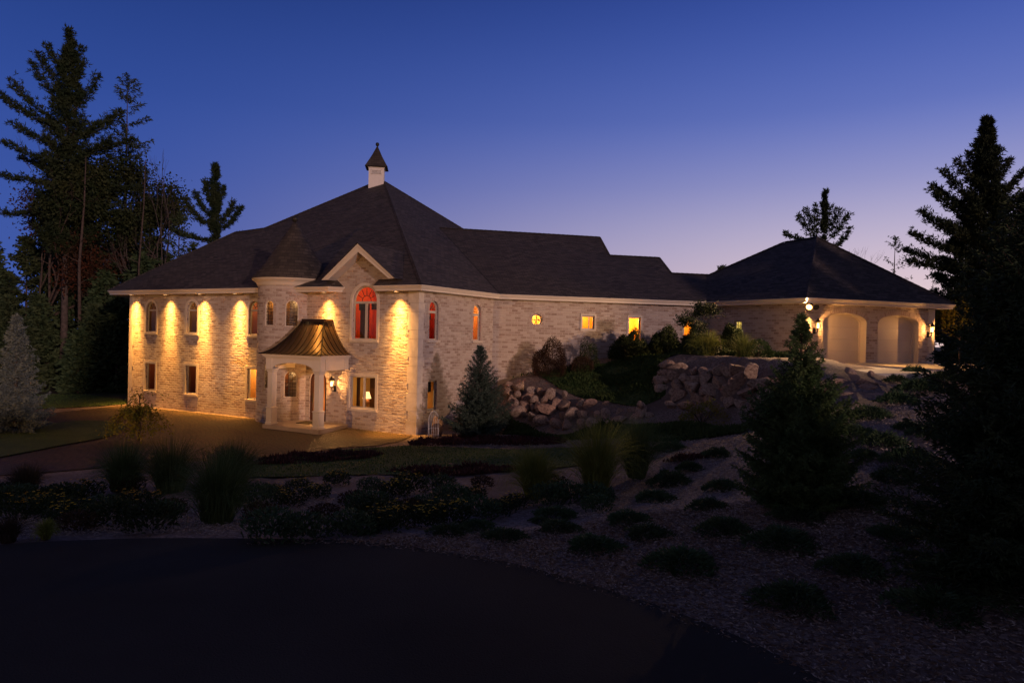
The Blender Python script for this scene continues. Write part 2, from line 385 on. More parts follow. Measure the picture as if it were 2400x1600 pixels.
ctl += [gp(2000, 1000, 2.35), gp(1700, 1060, 1.6), gp(1870, 1185, 1.8), gp(2100, 1150, 2.0), gp(1600, 1150, 1.3), gp(1390, 1150, 1.0), gp(1250, 1180, 1.05), gp(1000, 1210, 1.1),
        gp(1000, 1080, .3), gp(800, 1060, .08), gp(1200, 1060, .3), gp(1200, 1020, .35), gp(1040, 1020, .08), gp(700, 1085, .1), gp(650, 1150, .75), gp(900, 1130, .6), gp(1150, 1110, .6),
        gp(450, 1130, .5), gp(340, 1060, .05), gp(200, 1200, .95), gp(500, 1210, 1.1), gp(100, 1130, .35), gp(0, 1090, 0), gp(0, 1180, .9), gp(-300, 1120, .3),
        gp(1500, 1260, 1.45), gp(1900, 1350, 1.65), gp(2300, 1350, 1.85), gp(2400, 1100, 2.2), gp(2200, 1000, 2.5), gp(2400, 1580, 1.7), gp(2600, 1400, 2.0)]
road = [gp(*p, 1.5) for p in [(-500, 1330), (0, 1277), (350, 1262), (800, 1267), (1030, 1292), (1220, 1325), (1500, 1407), (1750, 1502), (1930, 1600), (2050, 1700)]]
ctl += road
ctl += [(x, y, 1.5) for x, y in [(-6, 7.6), (-3, 6), (0, 6.5), (2, 5), (0, 3.5), (-5, 4), (0, 0), (-8, 0), (4, 0), (0, -6), (-8, -6), (3, 3)]]
ctl += [(7, 2, 1.8), (10, 6, 2.0), (14, 12, 2.4), (20, 16, 2.8), (12, -4, 1.8), (26, 20, 2.9), (-12, 8, 1.4), (-20, 12, 1.0), (-30, 16, .5)]
ctl += [(-30, 50, .3), (-10, 60, 1.5), (10, 55, 2.8), (30, 50, 3.2), (0, 45, 2), (-15, 48, .8)]
ctl = np.array(ctl, float)
def _U(r2): return np.where(r2 > 1e-12, r2 * np.log(np.maximum(r2, 1e-12)), 0)
_n = len(ctl); _K = _U(((ctl[:, None, :2] - ctl[None, :, :2]) ** 2).sum(-1)) + np.eye(_n) * .35
_P = np.c_[np.ones(_n), ctl[:, :2]]
_A = np.block([[_K, _P], [_P.T, np.zeros((3, 3))]])
_w = np.linalg.solve(_A, np.r_[ctl[:, 2], np.zeros(3)])
def terr(x, y):
    x = np.clip(np.asarray(x, float), -34, 34); y = np.clip(np.asarray(y, float), -6, 58)
    sh = x.shape; q = np.c_[x.ravel(), y.ravel()]; out = np.empty(len(q))
    for i in range(0, len(q), 20000):
        c = q[i:i + 20000]; out[i:i + 20000] = _U(((c[:, None] - ctl[None, :, :2]) ** 2).sum(-1)) @ _w[:_n] + np.c_[np.ones(len(c)), c] @ _w[_n:]
    z = out.reshape(sh)
    return np.clip(z, -.1, 3.6)
def inpoly(pts, poly):
    x, y = pts[:, 0], pts[:, 1]; r = np.zeros(len(pts), bool); n = len(poly)
    for i in range(n):
        x0, y0 = poly[i]; x1, y1 = poly[(i + 1) % n]
        if y0 == y1: continue
        c = ((y0 > y) != (y1 > y)) & (x < (x1 - x0) * (y - y0) / (y1 - y0) + x0); r ^= c
    return r
# road and aprons are level benches: the ground under them is cut to the same height
def rpoly(pts, step=.6):
    out = []
    for i in range(len(pts)):
        a = np.array(pts[i][:2], float); b = np.array(pts[(i + 1) % len(pts)][:2], float); n = max(1, int(np.hypot(*(b - a)) / step))
        out += [tuple(a + (b - a) * k / n) for k in range(n)]
    return out
def smooth_line(pts, n=8):
    P = [np.array(p[:2], float) for p in pts]; P = [2 * P[0] - P[1]] + P + [2 * P[-1] - P[-2]]; out = []
    for i in range(1, len(P) - 2):
        for k in range(n):
            t = k / n; a, b, c, d = P[i - 1:i + 3]
            out.append(tuple(.5 * (2 * b + (c - a) * t + (2 * a - 5 * b + 4 * c - d) * t * t + (3 * b - a - 3 * c + d) * t ** 3)))
    out.append(tuple(P[-2])); return out
def sheet(name, poly, mat, off, step=.35, kind='structure', zf=None, thick=0):
    poly = [tuple(p[:2]) for p in poly]
    a = np.array(poly); x0, y0 = a.min(0); x1, y1 = a.max(0)
    gx, gy = np.meshgrid(np.arange(x0, x1, step), np.arange(y0, y1, step)); g = np.c_[gx.ravel(), gy.ravel()]
    g = g[inpoly(g, poly)]
    # keep grid points off the border
    d = np.min(np.hypot(g[:, None, 0] - a[None, :, 0], g[:, None, 1] - a[None, :, 1]), 1) if len(g) else np.zeros(0)
    g = g[d > step * .3]
    pts = [Vector(p) for p in poly] + [Vector(p) for p in g]
    n = len(poly); r = delaunay_2d_cdt(pts, [(i, (i + 1) % n) for i in range(n)], [], 1, 1e-5)
    vv = np.array([tuple(v) for v in r[0]]); z = (zf or terr)(vv[:, 0], vv[:, 1]) + off
    mb = MB()
    for f in r[2]:
        c = vv[list(f)].mean(0)
        if inpoly(c[None], poly)[0]: mb.face([(vv[i, 0], vv[i, 1], z[i]) for i in f], smooth=True)
    if thick:
        for i in range(n):
            p, q = poly[i], poly[(i + 1) % n]; zp, zq = [float((zf or terr)(np.array([t[0]]), np.array([t[1]]))[0]) + off for t in (p, q)]
            mb.face([(*p, zp - thick), (*q, zq - thick), (*q, zq), (*p, zp)])
    return mb.build(name, mat, kind=kind)
# ground: one sheet, fine near the house and coarse out to the horizon
xs = np.r_[-900, -500, -250, -120, -80, -55, -44, np.arange(-36, 36.1, .4), 44, 55, 80, 120, 250, 500, 900]
ys = np.r_[-300, -120, -50, -20, -10, np.arange(-6, 60.1, .4), 70, 90, 130, 200, 400, 900, 1800]
GX, GY = np.meshgrid(xs, ys); GZ = terr(GX, GY)
rng = np.random.default_rng(5)
fine = (np.abs(GX) < 36) & (GY > 8.5) & (GY < 30)
GZ = GZ + np.where(fine & (GZ > .25), rng.normal(0, .018, GZ.shape), 0) - .03
nx, ny = len(xs), len(ys); idx = np.arange(nx * ny).reshape(ny, nx)
Q = np.stack([idx[:-1, :-1], idx[:-1, 1:], idx[1:, 1:], idx[1:, :-1]], -1).reshape(-1, 4)
me = bpy.data.meshes.new('ground'); me.from_pydata(np.c_[GX.ravel(), GY.ravel(), GZ.ravel()].tolist(), [], Q.tolist())
me.polygons.foreach_set('use_smooth', [True] * len(Q))
me.materials.append(M['mulch']); me.materials.append(M['earth'])
cen = np.c_[GX.ravel(), GY.ravel()][Q].mean(1)
far = ((cen[:, 1] > 40) | (cen[:, 0] < -29) | (cen[:, 0] > 27)).astype(np.int32)
me.polygons.foreach_set('material_index', far)
go = bpy.data.objects.new('ground', me); COL.objects.link(go); go['kind'] = 'structure'
# asphalt drive in the foreground
rl_ = smooth_line(road, 10)
sheet('asphalt_road', rl_ + [(7, -2), (7, -20), (-40, -20), (-40, 2), (-20, 7.0)], M['asphalt'], .012, .8)
# cobbled forecourt
court = [(-21.05, 38.3), (-13.3, 34.1), (-9.0, 32.2), (-5.9, 30.4), (-4.05, 29.35), gp(935, 1034, 0)[:2], gp(880, 1046, 0)[:2], gp(800, 1049, 0)[:2], gp(720, 1064, 0)[:2], gp(600, 1078, .02)[:2],
         gp(480, 1082, .03)[:2], gp(340, 1086, .03)[:2], gp(200, 1105, .03)[:2], gp(0, 1125, .03)[:2], (-19, 17), (-34, 17), (-34, 31), gp(0, 985, 0)[:2], gp(90, 968, 0)[:2], gp(250, 951, 0)[:2]]
sheet('forecourt_paving', rpoly(court, .5), M['paver'], .0, .4)
gard = [(14.2, 30.4 + 1.6), (20.9, 34.1)]
apron = [MG(-.3, 0, .05)[:2], MG(7.7, 0, .05)[:2], (28, 36), (34, 30), gp(2400, 880, 3.1)[:2], gp(2200, 880, 3.1)[:2], gp(2080, 880, 3.1)[:2], gp(1960, 882, 3.1)[:2], gp(1925, 876, 3.13)[:2], (12.9, 27), (12.6, 29.5)]
def apz(x, y):
    q = -((x - WL[4][0]) * -MG.n[0] + (y - WL[4][1]) * -MG.n[1]); return 3.31 - .02 * np.clip(q, 0, 12)
sheet('concrete_apron', rpoly(apron, .7), M['concrete'], .02, .7, zf=apz, thick=.5)
# lawns and planted strips
def band(*pts): return [gp(x, y, z)[:2] for x, y, z in pts]
isl = [gp(*p, 0)[:2] for p in [(-300, 1075), (-250, 1020), (0, 1012), (120, 992), (200, 985), (270, 990), (292, 1002), (250, 1022), (150, 1040), (0, 1070), (-120, 1095)]]
sheet('lawn_island', smooth_line(isl + isl[:1], 4)[:-1], M['lawn'], .04)
lawn1 = band((590, 1085, .05), (720, 1068, .03), (820, 1053, .03), (940, 1048, .05), (1100, 1052, .2), (1300, 1050, .45), (1420, 1055, .7), (1400, 1090, .8), (1200, 1112, .52), (1050, 1118, .45), (860, 1116, .4), (700, 1126, .32), (560, 1130, .28))
lawn2 = band((1190, 985, .45), (1300, 1010, .45), (1420, 1008, .55), (1540, 985, 1.3), (1650, 965, 1.75), (1760, 985, 1.75), (1740, 1005, 1.65), (1560, 1030, 1.2), (1420, 1030, .75), (1290, 1022, .4), (1180, 1010, .35))
slope = [(-.2, 33.7), (1.2, 33.6), yp(1310, 912, 31.4)[:2], yp(1400, 944, 29.6)[:2], yp(1500, 960, 28.0)[:2], yp(1560, 940, 28.3)[:2], yp(1555, 900, 29.4)[:2], yp(1545, 850, 30.6)[:2], (11.5, 28.5), (12.2, 31.3), (10, 35.4), (6, 34.6), (4, 33.8), (2.4, 33.6)]
back = [gp(*p, 0)[:2] for p in [(-200, 960), (100, 955), (250, 948), (296, 945)]] + [(-21.4, 40), (-26, 43), (-34, 42)]
lawns = [('lawn_by_forecourt', lawn1), ('lawn_below_boulders', lawn2), ('lawn_on_slope', slope), ('lawn_by_woods', back)]
for n_, p_ in lawns: sheet(n_, rpoly(p_, .5), M['lawn'], .012)
def scatter_in(poly, n, seed):
    r = np.random.default_rng(seed); a = np.array([p[:2] for p in poly]); lo, hi = a.min(0), a.max(0); out = np.zeros((0, 2))
    while len(out) < n:
        c = lo + r.random((n * 2, 2)) * (hi - lo); out = np.r_[out, c[inpoly(c, a)]]
    return out[:n]
def turf(name, polys, n, hgt, wid, mat, seed, lbl, cat, clump=0):
    r = np.random.default_rng(seed); ar = [abs(np.sum(np.array(p)[:, 0] * np.roll(np.array(p)[:, 1], 1) - np.roll(np.array(p)[:, 0], 1) * np.array(p)[:, 1])) for p in [[q[:2] for q in pp] for pp in polys]]
    P = np.concatenate([scatter_in(p, int(n * a / sum(ar)), seed + i) for i, (p, a) in enumerate(zip(polys, ar))])
    if clump:
        ph = np.sin(P[:, 0] * clump) + np.sin(P[:, 1] * clump * 1.3 + 1) + np.sin((P[:, 0] + P[:, 1]) * clump * .7)
        hs = 1 + .35 * ph
    else: hs = np.ones(len(P))
    z = terr(P[:, 0], P[:, 1]); B = np.c_[P, z - .01]
    D = np.c_[r.normal(0, .5, (len(P), 2)), np.ones(len(P))]
    V = cards(B, D, hgt * np.maximum(.3, hs) * r.uniform(.6, 1.3, len(P)), wid * r.uniform(.7, 1.3, len(P)), r)
    o = quads_obj(name, V, mat); tag(o, lbl, cat, kind='stuff'); return o
turf('grass', [lawn1, back, isl], 26000, .07, .025, M['lawnblade'], 3, 'short mown grass on the lawns beside the cobbled forecourt', 'grass')
turf('ground_cover', [slope, lawn2], 52000, .15, .055, M['cover'], 4, 'low green ground cover over the slope around the boulder walls', 'ground cover', clump=2.3)
mar1 = band((590, 1082, .05), (720, 1063, .03), (830, 1062, .05), (900, 1068, .1), (860, 1078, .15), (700, 1086, .12), (595, 1092, .1))
mar2 = band((960, 1036, .05), (1100, 1030, .1), (1320, 1030, .4), (1330, 1040, .45), (1100, 1046, .2), (960, 1046, .08))
mar3 = band((950, 1100, .4), (1100, 1098, .45), (1200, 1094, .55), (1210, 1106, .6), (1050, 1116, .55), (900, 1108, .4))
mar4 = band((1560, 1068, 1.35), (1640, 1062, 1.45), (1690, 1072, 1.5), (1600, 1084, 1.35), (1540, 1080, 1.2))
turf('maroon_ground_cover', [mar1, mar2, mar3, mar4], 9000, .13, .06, M['maroon'], 6, 'dark maroon creeping ground cover in strips along the lawn', 'ground cover', clump=5)
# loose wood chips
def chips(name, poly, n, seed, size, mat, lbl, lim=None):
    r = np.random.default_rng(seed); P = scatter_in(poly, n, seed); z = terr(P[:, 0], P[:, 1]) + r.uniform(-.01, .02, len(P))
    a = r.uniform(0, 2 * PI, len(P)); D = np.c_[np.cos(a), np.sin(a), r.normal(0, .22, len(P))]
    V = cards(np.c_[P, z], D, size * r.uniform(.4, 1.6, len(P)), size * r.uniform(.15, .4, len(P)), r)
    o = quads_obj(name, V, mat); tag(o, lbl, 'mulch', kind='stuff')
near = [gp(x, y, 1.6)[:2] for x, y in [(560, 1262), (800, 1258), (1030, 1280), (1240, 1318), (1520, 1402), (1760, 1497), (1940, 1600), (2500, 1650), (2600, 1350), (2200, 1200), (1500, 1170), (1250, 1200), (900, 1235)]]
mid = [gp(*p)[:2] for p in [(1250, 1200, 1.1), (1600, 1050, 1.5), (2000, 950, 2.5), (2350, 930, 2.6), (2500, 1300, 2.0), (1900, 1330, 1.6)]]
chips('light_wood_chips', near, 26000, 8, .045, M['chip'], 'pale wood chips strewn over the bed beside the asphalt')
chips('dark_wood_chips', near, 22000, 9, .06, M['chip_dark'], 'dark shredded bark strewn over the bed beside the asphalt')
chips('scattered_wood_chips', mid, 26000, 10, .06, M['chip'], 'pale bark chips scattered on the upper mulch slope')
chips('scattered_bark', [gp(*p)[:2] for p in [(-60, 1262, 1.45), (350, 1250, 1.45), (800, 1255, 1.45), (1000, 1230, 1.2), (1000, 1150, .8), (500, 1160, .8), (0, 1200, 1)]], 14000, 11, .05, M['chip'], 'pale bark chips between the perennials left of the drive')
chips('bark_by_spruce', band((1000, 1025, .08), (1320, 1010, .4), (1500, 1040, .9), (1740, 1015, 1.6), (1740, 1050, 1.6), (1500, 1070, 1.1), (1300, 1045, .45), (1000, 1046, .1)), 9000, 12, .07, M['chip'], 'bark chips on the path strip below the boulder wall')

# ------------------------------------------------------------------ the house
house = empty('house', (*MF(19.44, 0)[:2], 0), 'pale brick house with turret, copper porch and garage wing', 'house')
def rect(a, b, c, d): return [(a, c), (b, c), (b, d), (a, d)]
def arch(a, b, c, d, rise=None, n=14):
    r = (b - a) / 2; h = rise or r; m = (a + b) / 2
    return [(a, c), (b, c)] + [(m + r * math.cos(t * PI / n), d - h + h * math.sin(t * PI / n)) for t in range(n + 1)]
def circ(s, z, r, n=24): return [(s + r * math.cos(2 * PI * t / n), z + r * math.sin(2 * PI * t / n)) for t in range(n)]
def inset(poly, d):
    n = len(poly); out = []
    for i in range(n):
        p0, p1, p2 = [np.array(poly[(i + k) % n]) for k in (-1, 0, 1)]
        e0 = (p1 - p0) / max(1e-9, np.hypot(*(p1 - p0))); e1 = (p2 - p1) / max(1e-9, np.hypot(*(p2 - p1)))
        n0 = np.array([-e0[1], e0[0]]); n1 = np.array([-e1[1], e1[0]]); k = 1 + n0 @ n1
        out.append(tuple(p1 + (n0 + n1) * d / max(k, .3)))
    return out
def wall(name, Mf, outline, ops, mat, reveal=.16, step=None, parent=house, rmat=None):
    mb = MB(); pts = []; edges = []
    if step: outline = rpoly(outline, step)
    for poly in [outline] + ops:
        b = len(pts); pts += poly; edges += [(b + i, b + (i + 1) % len(poly)) for i in range(len(poly))]
    if step:
        a = np.array(outline); g = [(x, z) for x in np.arange(a[:, 0].min() + step, a[:, 0].max(), step) for z in np.arange(a[:, 1].min() + .5, a[:, 1].max(), .8)]
        bd = np.array(pts); pts = pts + [p for p in g if np.min(np.hypot(*(bd - p).T)) > .04]
    r = delaunay_2d_cdt([Vector(p) for p in pts], edges, [], 1, 1e-6); vv = np.array([tuple(v) for v in r[0]])
    for f in r[2]:
        c = vv[list(f)].mean(0)[None]
        if inpoly(c, outline)[0] and not any(inpoly(c, o)[0] for o in ops):
            mb.face([Mf(*vv[i], 0) for i in f], [vv[i] for i in f])
    for o in ops:
        n = len(o); l = 0
        for i in range(n):
            p, q = o[i], o[(i + 1) % n]; d = math.dist(p, q)
            mb.face([Mf(*p, 0), Mf(*q, 0), Mf(*q, -reveal), Mf(*p, -reveal)], [(0, l), (0, l + d), (reveal, l + d), (reveal, l)]); l += d
    return mb.build(name, rmat or mat, parent)
def ring(mb, Mf, outer, inner, q0, q1, m=0, uvs=False):
    n = len(outer); l = 0
    for i in range(n):
        j = (i + 1) % n; d = math.dist(outer[i], outer[j]); w = math.dist(outer[i], inner[i])
        mb.face([Mf(*outer[i], q1), Mf(*outer[j], q1), Mf(*inner[j], q1), Mf(*inner[i], q1)], [(l, 0), (l + d, 0), (l + d, w), (l, w)] if uvs else None, m)
        mb.face([Mf(*outer[i], q0), Mf(*outer[j], q0), Mf(*outer[j], q1), Mf(*outer[i], q1)], None, m)
        mb.face([Mf(*inner[i], q1), Mf(*inner[j], q1), Mf(*inner[j], q0), Mf(*inner[i], q0)], None, m); l += d
def bar(mb, Mf, p, q, w, q0, q1):
    p = np.array(p, float); q = np.array(q, float); e = (q - p) / np.hypot(*(q - p)); n = np.array([-e[1], e[0]]) * w / 2
    c = [p - n, q - n, q + n, p + n]
    mb.face([Mf(*t, q1) for t in c])
    for i in range(4):
        a, b = c[i], c[(i + 1) % 4]; mb.face([Mf(*a, q0), Mf(*b, q0), Mf(*b, q1), Mf(*a, q1)])
WM = {}
def wmat(c, rough=.8):
    k = tuple(round(v, 3) for v in c)
    if k not in WM: WM[k] = simple('painted_room_wall', k, None, 2, rough)
    return WM[k]
def window(Mf, op, trim=None, trimw=.1, bars=(), lead=(), room=None, fw=.055, sill=True, bb=None, reveal=.16, fmat='frame', name='window'):
    a = np.array(op); s0, z0 = a.min(0); s1, z1 = a.max(0)
    mb = MB(); inn = inset(op, fw); ring(mb, Mf, inset(op, -.004), inn, -reveal, -reveal + .06)
    for b in bars: bar(mb, Mf, b[0], b[1], b[2], -reveal, -reveal + .055)
    w = mb.build(name, M[fmat], house)
    g = MB(); g.face([Mf(*p, -reveal + .03) for p in inset(op, fw * .6)]); g.build('pane', M['glass'], w)
    if lead:
        lb = MB()
        for b in lead: bar(lb, Mf, b[0], b[1], .022, -reveal + .032, -reveal + .045)
        lb.build('leading', M['lead'], w)
    if trim:
        t = MB(); ring(t, Mf, inset(op, -trimw), inset(op, .003), -.03, .035 if trim == 'stone' else .012, uvs=True)
        t.build('surround', M['stone'] if trim == 'stone' else M['arch_brick'], w)
    if sill:
        t = MB(); t.box(Mf, s0 - .1, s1 + .1, z0 - .09, z0 - .012, -.1, .07); t.build('sill', M['stone'], w)
    if room:
        dp = room.get('depth', 1.3); ex = room.get('ex', .35); r0, r1 = s0 - ex, s1 + ex; t0, t1 = z0 - room.get('dn', .35), z1 + .2
        qa = -reveal - .03; qb = qa - dp; rb = MB()
        P = lambda s, z, q: Mf(s, z, q)
        rb.face([P(r0, t0, qb), P(r1, t0, qb), P(r1, t1, qb), P(r0, t1, qb)], m=0)
        rb.face([P(r0, t0, qa), P(r0, t0, qb), P(r0, t1, qb), P(r0, t1, qa)], m=1)
        rb.face([P(r1, t0, qb), P(r1, t0, qa), P(r1, t1, qa), P(r1, t1, qb)], m=1)
        rb.face([P(r0, t1, qb), P(r1, t1, qb), P(r1, t1, qa), P(r0, t1, qa)], m=2)
        rb.face([P(r0, t0, qa), P(r1, t0, qa), P(r1, t0, qb), P(r0, t0, qb)], m=1)
        wc = room['col']; sc_ = room.get('side', wc)
        rb.build('room', [wmat(wc), wmat(sc_), wmat(room.get('ceil', wc))], w)
        lp = room.get('at', ((s0 + s1) / 2, z1 - .1, -reveal - dp * .55))
        lamp('POINT', Mf(*lp), room['power'], room.get('light', (1, .62, .25)), .08, name='room_light')
    return w
def fan(a, b, zs, top, rays=4, rr=.45):   # fan light leading
    m = (a + b) / 2; r = (b - a) / 2 - .05; h = top - zs - .05; out = []
    for k in range(1, rays):
        t = PI * k / rays; out.append(((m + r * rr * math.cos(t), zs + h * rr * math.sin(t)), (m + r * math.cos(t), zs + h * math.sin(t))))
    for k in range(8):
        t, u = PI * k / 8, PI * (k + 1) / 8
        out.append(((m + r * rr * math.cos(t), zs + h * rr * math.sin(t)), (m + r * rr * math.cos(u), zs + h * rr * math.sin(u))))
    return out
def grid_lead(a, b, c, d, nu, nv): return [((a + (b - a) * i / nu, c), (a + (b - a) * i / nu, d)) for i in range(1, nu)] + [((a, c + (d - c) * j / nv), (b, c + (d - c) * j / nv)) for j in range(1, nv)]
def piece(name, fn, mat, parent):
    mb = MB(); fn(mb); return mb.build(name, mat, parent)

# openings (s from the left end of each wall, z above the forecourt)
opF = [arch(1.44, 2.30, 3.98, 5.62), arch(4.74, 5.60, 3.98, 5.62), arch(9.32, 10.18, 3.98, 5.62),
       rect(1.45, 2.30, .86, 2.32), rect(4.74, 5.60, .86, 2.32), rect(9.3, 10.14, .86, 2.36),
       arch(15.87, 17.25, 3.9, 6.26), rect(15.8, 17.25, .88, 2.28), arch(13.40, 14.42, .13, 2.42)]
wall('wall', MF, [(0, -.4), (19.45, -.4), (19.45, 6.0), (18.2, 6.0), (18.2, 6.62), (16.55, 7.86), (14.9, 6.62), (14.9, 6.0), (0, 6.0)], opF, M['brick'])
op1 = [arch(.73, 1.38, 3.95, 5.64), arch(4.07, 4.72, 3.95, 5.64), rect(.74, 1.38, .93, 2.2)]
wall('wall', M1, rect(0, M1.L, -.4, 6.0), op1, M['brick'])
op2 = [circ(2.22, 5.04, .29), rect(4.58, 5.24, 4.63, 5.32), rect(7.10, 7.74, 4.05, 5.32), rect(10.17, 10.77, 4.05, 5.28)]
wall('wall', M2, rect(0, M2.L, 1.2, 6.0), op2, M['brick'])
op3 = [rect(1.74, 2.22, 3.95, 5.23)]
wall('wall', M3, rect(0, M3.L, 2.5, 6.0), op3, M['brick'])
opG = [arch(.98, 3.52, 3.28, 5.62, .42), arch(4.20, 6.72, 3.28, 5.62, .42)]
wall('wall', MG, rect(0, 7.7, 2.8, 6.0), opG, M['brick'], reveal=.4)
# hidden ends so the shell has thickness from other viewpoints
mb = MB()
kd = np.array([-.286, .958]); p0 = WL[0]; p1 = p0 + kd * 10
mb.face([(*p0, -.4), (*p1, -.4), (*p1, 6), (*p0, 6)], [(0, 0), (10, 0), (10, 6.4), (0, 6.4)])
mb.build('end_wall', M['brick'], house); mb = MB()
p0 = np.array(MG(7.7, 0, 0)[:2]); p1 = p0 - MG.n * 10.2
mb.face([(*p0, 2.8), (*p1, 2.8), (*p1, 6), (*p0, 6)], [(0, 0), (10, 0), (10, 3.2), (0, 3.2)]); mb.build('end_wall', M['brick'], house)

fl = lambda a, b, z=5.18, top=5.62: fan(a + .04, b - .04, z, top)
DIM = (.30, .14, .05)
def w_up(a, power, col, n):
    return window(MF, opF[n], 'stone', .13, [((a, 5.17), (a + .86, 5.17), .08)], fl(a, a + .86), dict(col=col, power=power, depth=1.2))
w_up(1.44, 5, DIM, 0)
w = w_up(4.74, 14, (.26, .13, .05), 1)
piece('table', lambda m: (m.box(MF, 5.1, 5.55, 4.22, 4.25, -1.0, -.6), m.box(MF, 5.3, 5.34, 3.95, 4.22, -.85, -.8)), wmat((.7, .5, .4)), w)
w = w_up(9.32, 22, (.30, .10, .04), 2)
piece('curtain', lambda m: m.box(MF, 9.75, 9.86, 4.0, 5.1, -.5, -.42), wmat((.5, .32, .2)), w)
for k, (a, b) in enumerate(((1.45, 2.30), (4.74, 5.60))):
    w = window(MF, opF[3 + k], 'stone', .12, [], [], dict(col=DIM, side=(.3, .07, .02), power=(5, 4)[k], depth=1.2))
w = window(MF, opF[5], 'stone', .12, [], [], dict(col=(.85, .55, .12), side=(.55, .28, .08), power=42, depth=1.3, ex=.15))
piece('kitchen_counter', lambda m: m.box(MF, 9.6, 10.2, .86, 1.12, -1.3, -.9), M['black'], w)
# tall gable window
w = window(MF, opF[6], 'stone', .13, [((15.87, 5.53), (17.25, 5.53), .1), ((16.56, 3.9), (16.56, 5.53), .12)], fan(15.95, 17.17, 5.58, 6.2, 6),
           dict(col=(.76, .14, .02), side=(.74, .14, .02), ceil=(.8, .5, .2), power=26, depth=1.6, light=(1, .6, .3), at=(16.9, 5.75, -1.0)))
def drape(m, a, b, z0, z1, q, n=10, amp=.03):
    m.grid(lambda u, v: MF(a + (b - a) * u, z0 + (z1 - z0) * v, q + amp * math.sin(u * n * PI)), n * 4, 1, smooth=True)
piece('curtain', lambda m: drape(m, 15.93, 16.45, 3.9, 5.5, -.45, 6), wmat((.10, .06, .04)), w)
piece('valance', lambda m: (drape(m, 15.9, 16.52, 5.2, 5.5, -.38, 7), drape(m, 16.62, 17.22, 5.22, 5.5, -.38, 7)), wmat((.05, .055, .04)), w)
piece('framed_picture', lambda m: (m.box(MF, 16.45, 16.85, 5.55, 5.95, -1.72, -1.68)), wmat((.75, .5, .25)), w)
piece('wall_plates', lambda m: [m.lathe(MF(s, z, -1.7), [(0, -.11), (.1, 0), (0, .11)], 10) for s, z in ((16.5, 5.05), (16.75, 4.85), (17.0, 5.1), (17.15, 4.85), (16.62, 4.6))], wmat((.25, .3, .12)), w)
piece('cabinet', lambda m: m.box(MF, 16.6, 17.3, 3.7, 4.45, -1.7, -1.3), wmat((.3, .07, .03)), w)
# lower double window with the table lamp
w = window(MF, opF[7], 'stone', .13, [((16.53, .88), (16.53, 2.28), .12)], [], dict(col=(.20, .10, .045), side=(.85, .55, .2), power=9, depth=1.6, at=(16.35, 1.75, -.9)))
piece('curtain', lambda m: (drape(m, 15.86, 16.05, .9, 2.2, -.4, 4), drape(m, 16.62, 17.2, 1.75, 2.2, -.42, 7)), wmat((.12, .06, .03)), w)
piece('doorway', lambda m: m.box(MF, 16.95, 17.4, .6, 1.6, -1.75, -1.7), wmat((.9, .6, .2)), w)
# right wing
for k, a in enumerate((.73, 4.07)):
    w = window(M1, op1[k], 'brick', .16, [((a, 5.16), (a + .65, 5.16), .1)], fan(a + .05, a + .6, 5.2, 5.6, 5, .4),
               dict(col=((.72, .09, .02), (.9, .55, .12))[k], side=((.55, .05, .02), (.5, .25, .06))[k], ceil=(.72, .06, .02), power=(10, 48)[k], depth=1.3, ex=.25))
    piece('valance', lambda m: m.grid(lambda u, v: M1(a + .05 + .55 * u, 4.85 + .28 * v - .08 * math.sin(u * PI), -.36 + .02 * math.sin(u * 18)), 20, 1), wmat((.06, .05, .035)), w)
    if k == 0: piece('dining_chair', lambda m: (m.box(M1, .85, 1.15, 3.9, 4.15, -.9, -.87), m.box(M1, .86, .89, 4.15, 4.5, -.9, -.87), m.box(M1, .99, 1.02, 4.15, 4.5, -.9, -.87), m.box(M1, 1.11, 1.14, 4.15, 4.5, -.9, -.87), m.box(M1, .85, 1.15, 4.5, 4.56, -.9, -.87)), M['black'], w)
w = window(M1, op1[2], None, .1, [], [], dict(col=(.75, .42, .1), side=(.4, .2, .06), power=9, depth=1.2, ex=.2, at=(1.0, 1.3, -.8)))
piece('blind', lambda m: m.box(M1, .79, 1.33, 1.68, 2.15, -.3, -.29), wmat((.03, .03, .03)), w)
LIT = (.95, .58, .10)
w = window(M2, op2[0], 'brick', .15, [], [((2.22, 4.75), (2.22, 5.33)), ((1.93, 5.04), (2.51, 5.04))] +
           [((2.22 + .12 * math.cos(t * PI / 6) + dx, 5.04 + .12 * math.sin(t * PI / 6) + dz), (2.22 + .12 * math.cos((t + 1) * PI / 6) + dx, 5.04 + .12 * math.sin((t + 1) * PI / 6) + dz))
            for dx, dz in ((.1, .1), (-.1, .1), (.1, -.1), (-.1, -.1), (0, 0)) for t in range(12)], dict(col=LIT, power=30, depth=.8, ex=.2, light=(1, .72, .35)), sill=False)
w = window(M2, op2[1], 'stone', .09, [((4.98, 4.63), (4.98, 5.32), .04)], [], dict(col=LIT, power=20, depth=1.0, light=(1, .6, .2)), sill=False)
w = window(M2, op2[2], 'stone', .09, [], [], dict(col=LIT, power=60, depth=1.4, light=(1, .62, .22), dn=.1))
piece('armchair', lambda m: m.grid(lambda u, v: M2(7.3 + .42 * u, 4.05 + v * (.3 + .16 * u), -.75 + .03 * math.sin(u * 6)), 8, 4, smooth=True), wmat((.25, .03, .01)), w)
w = window(M2, op2[3], 'stone', .09, [], [], dict(col=LIT, power=24, depth=1.1, light=(1, .58, .18)))
w = window(M3, op3[0], None, .1, [], grid_lead(1.78, 2.18, 4.0, 5.2, 3, 6), dict(col=(.55, .5, .22), power=9, depth=.9, ex=.2, light=(1, .75, .4)))
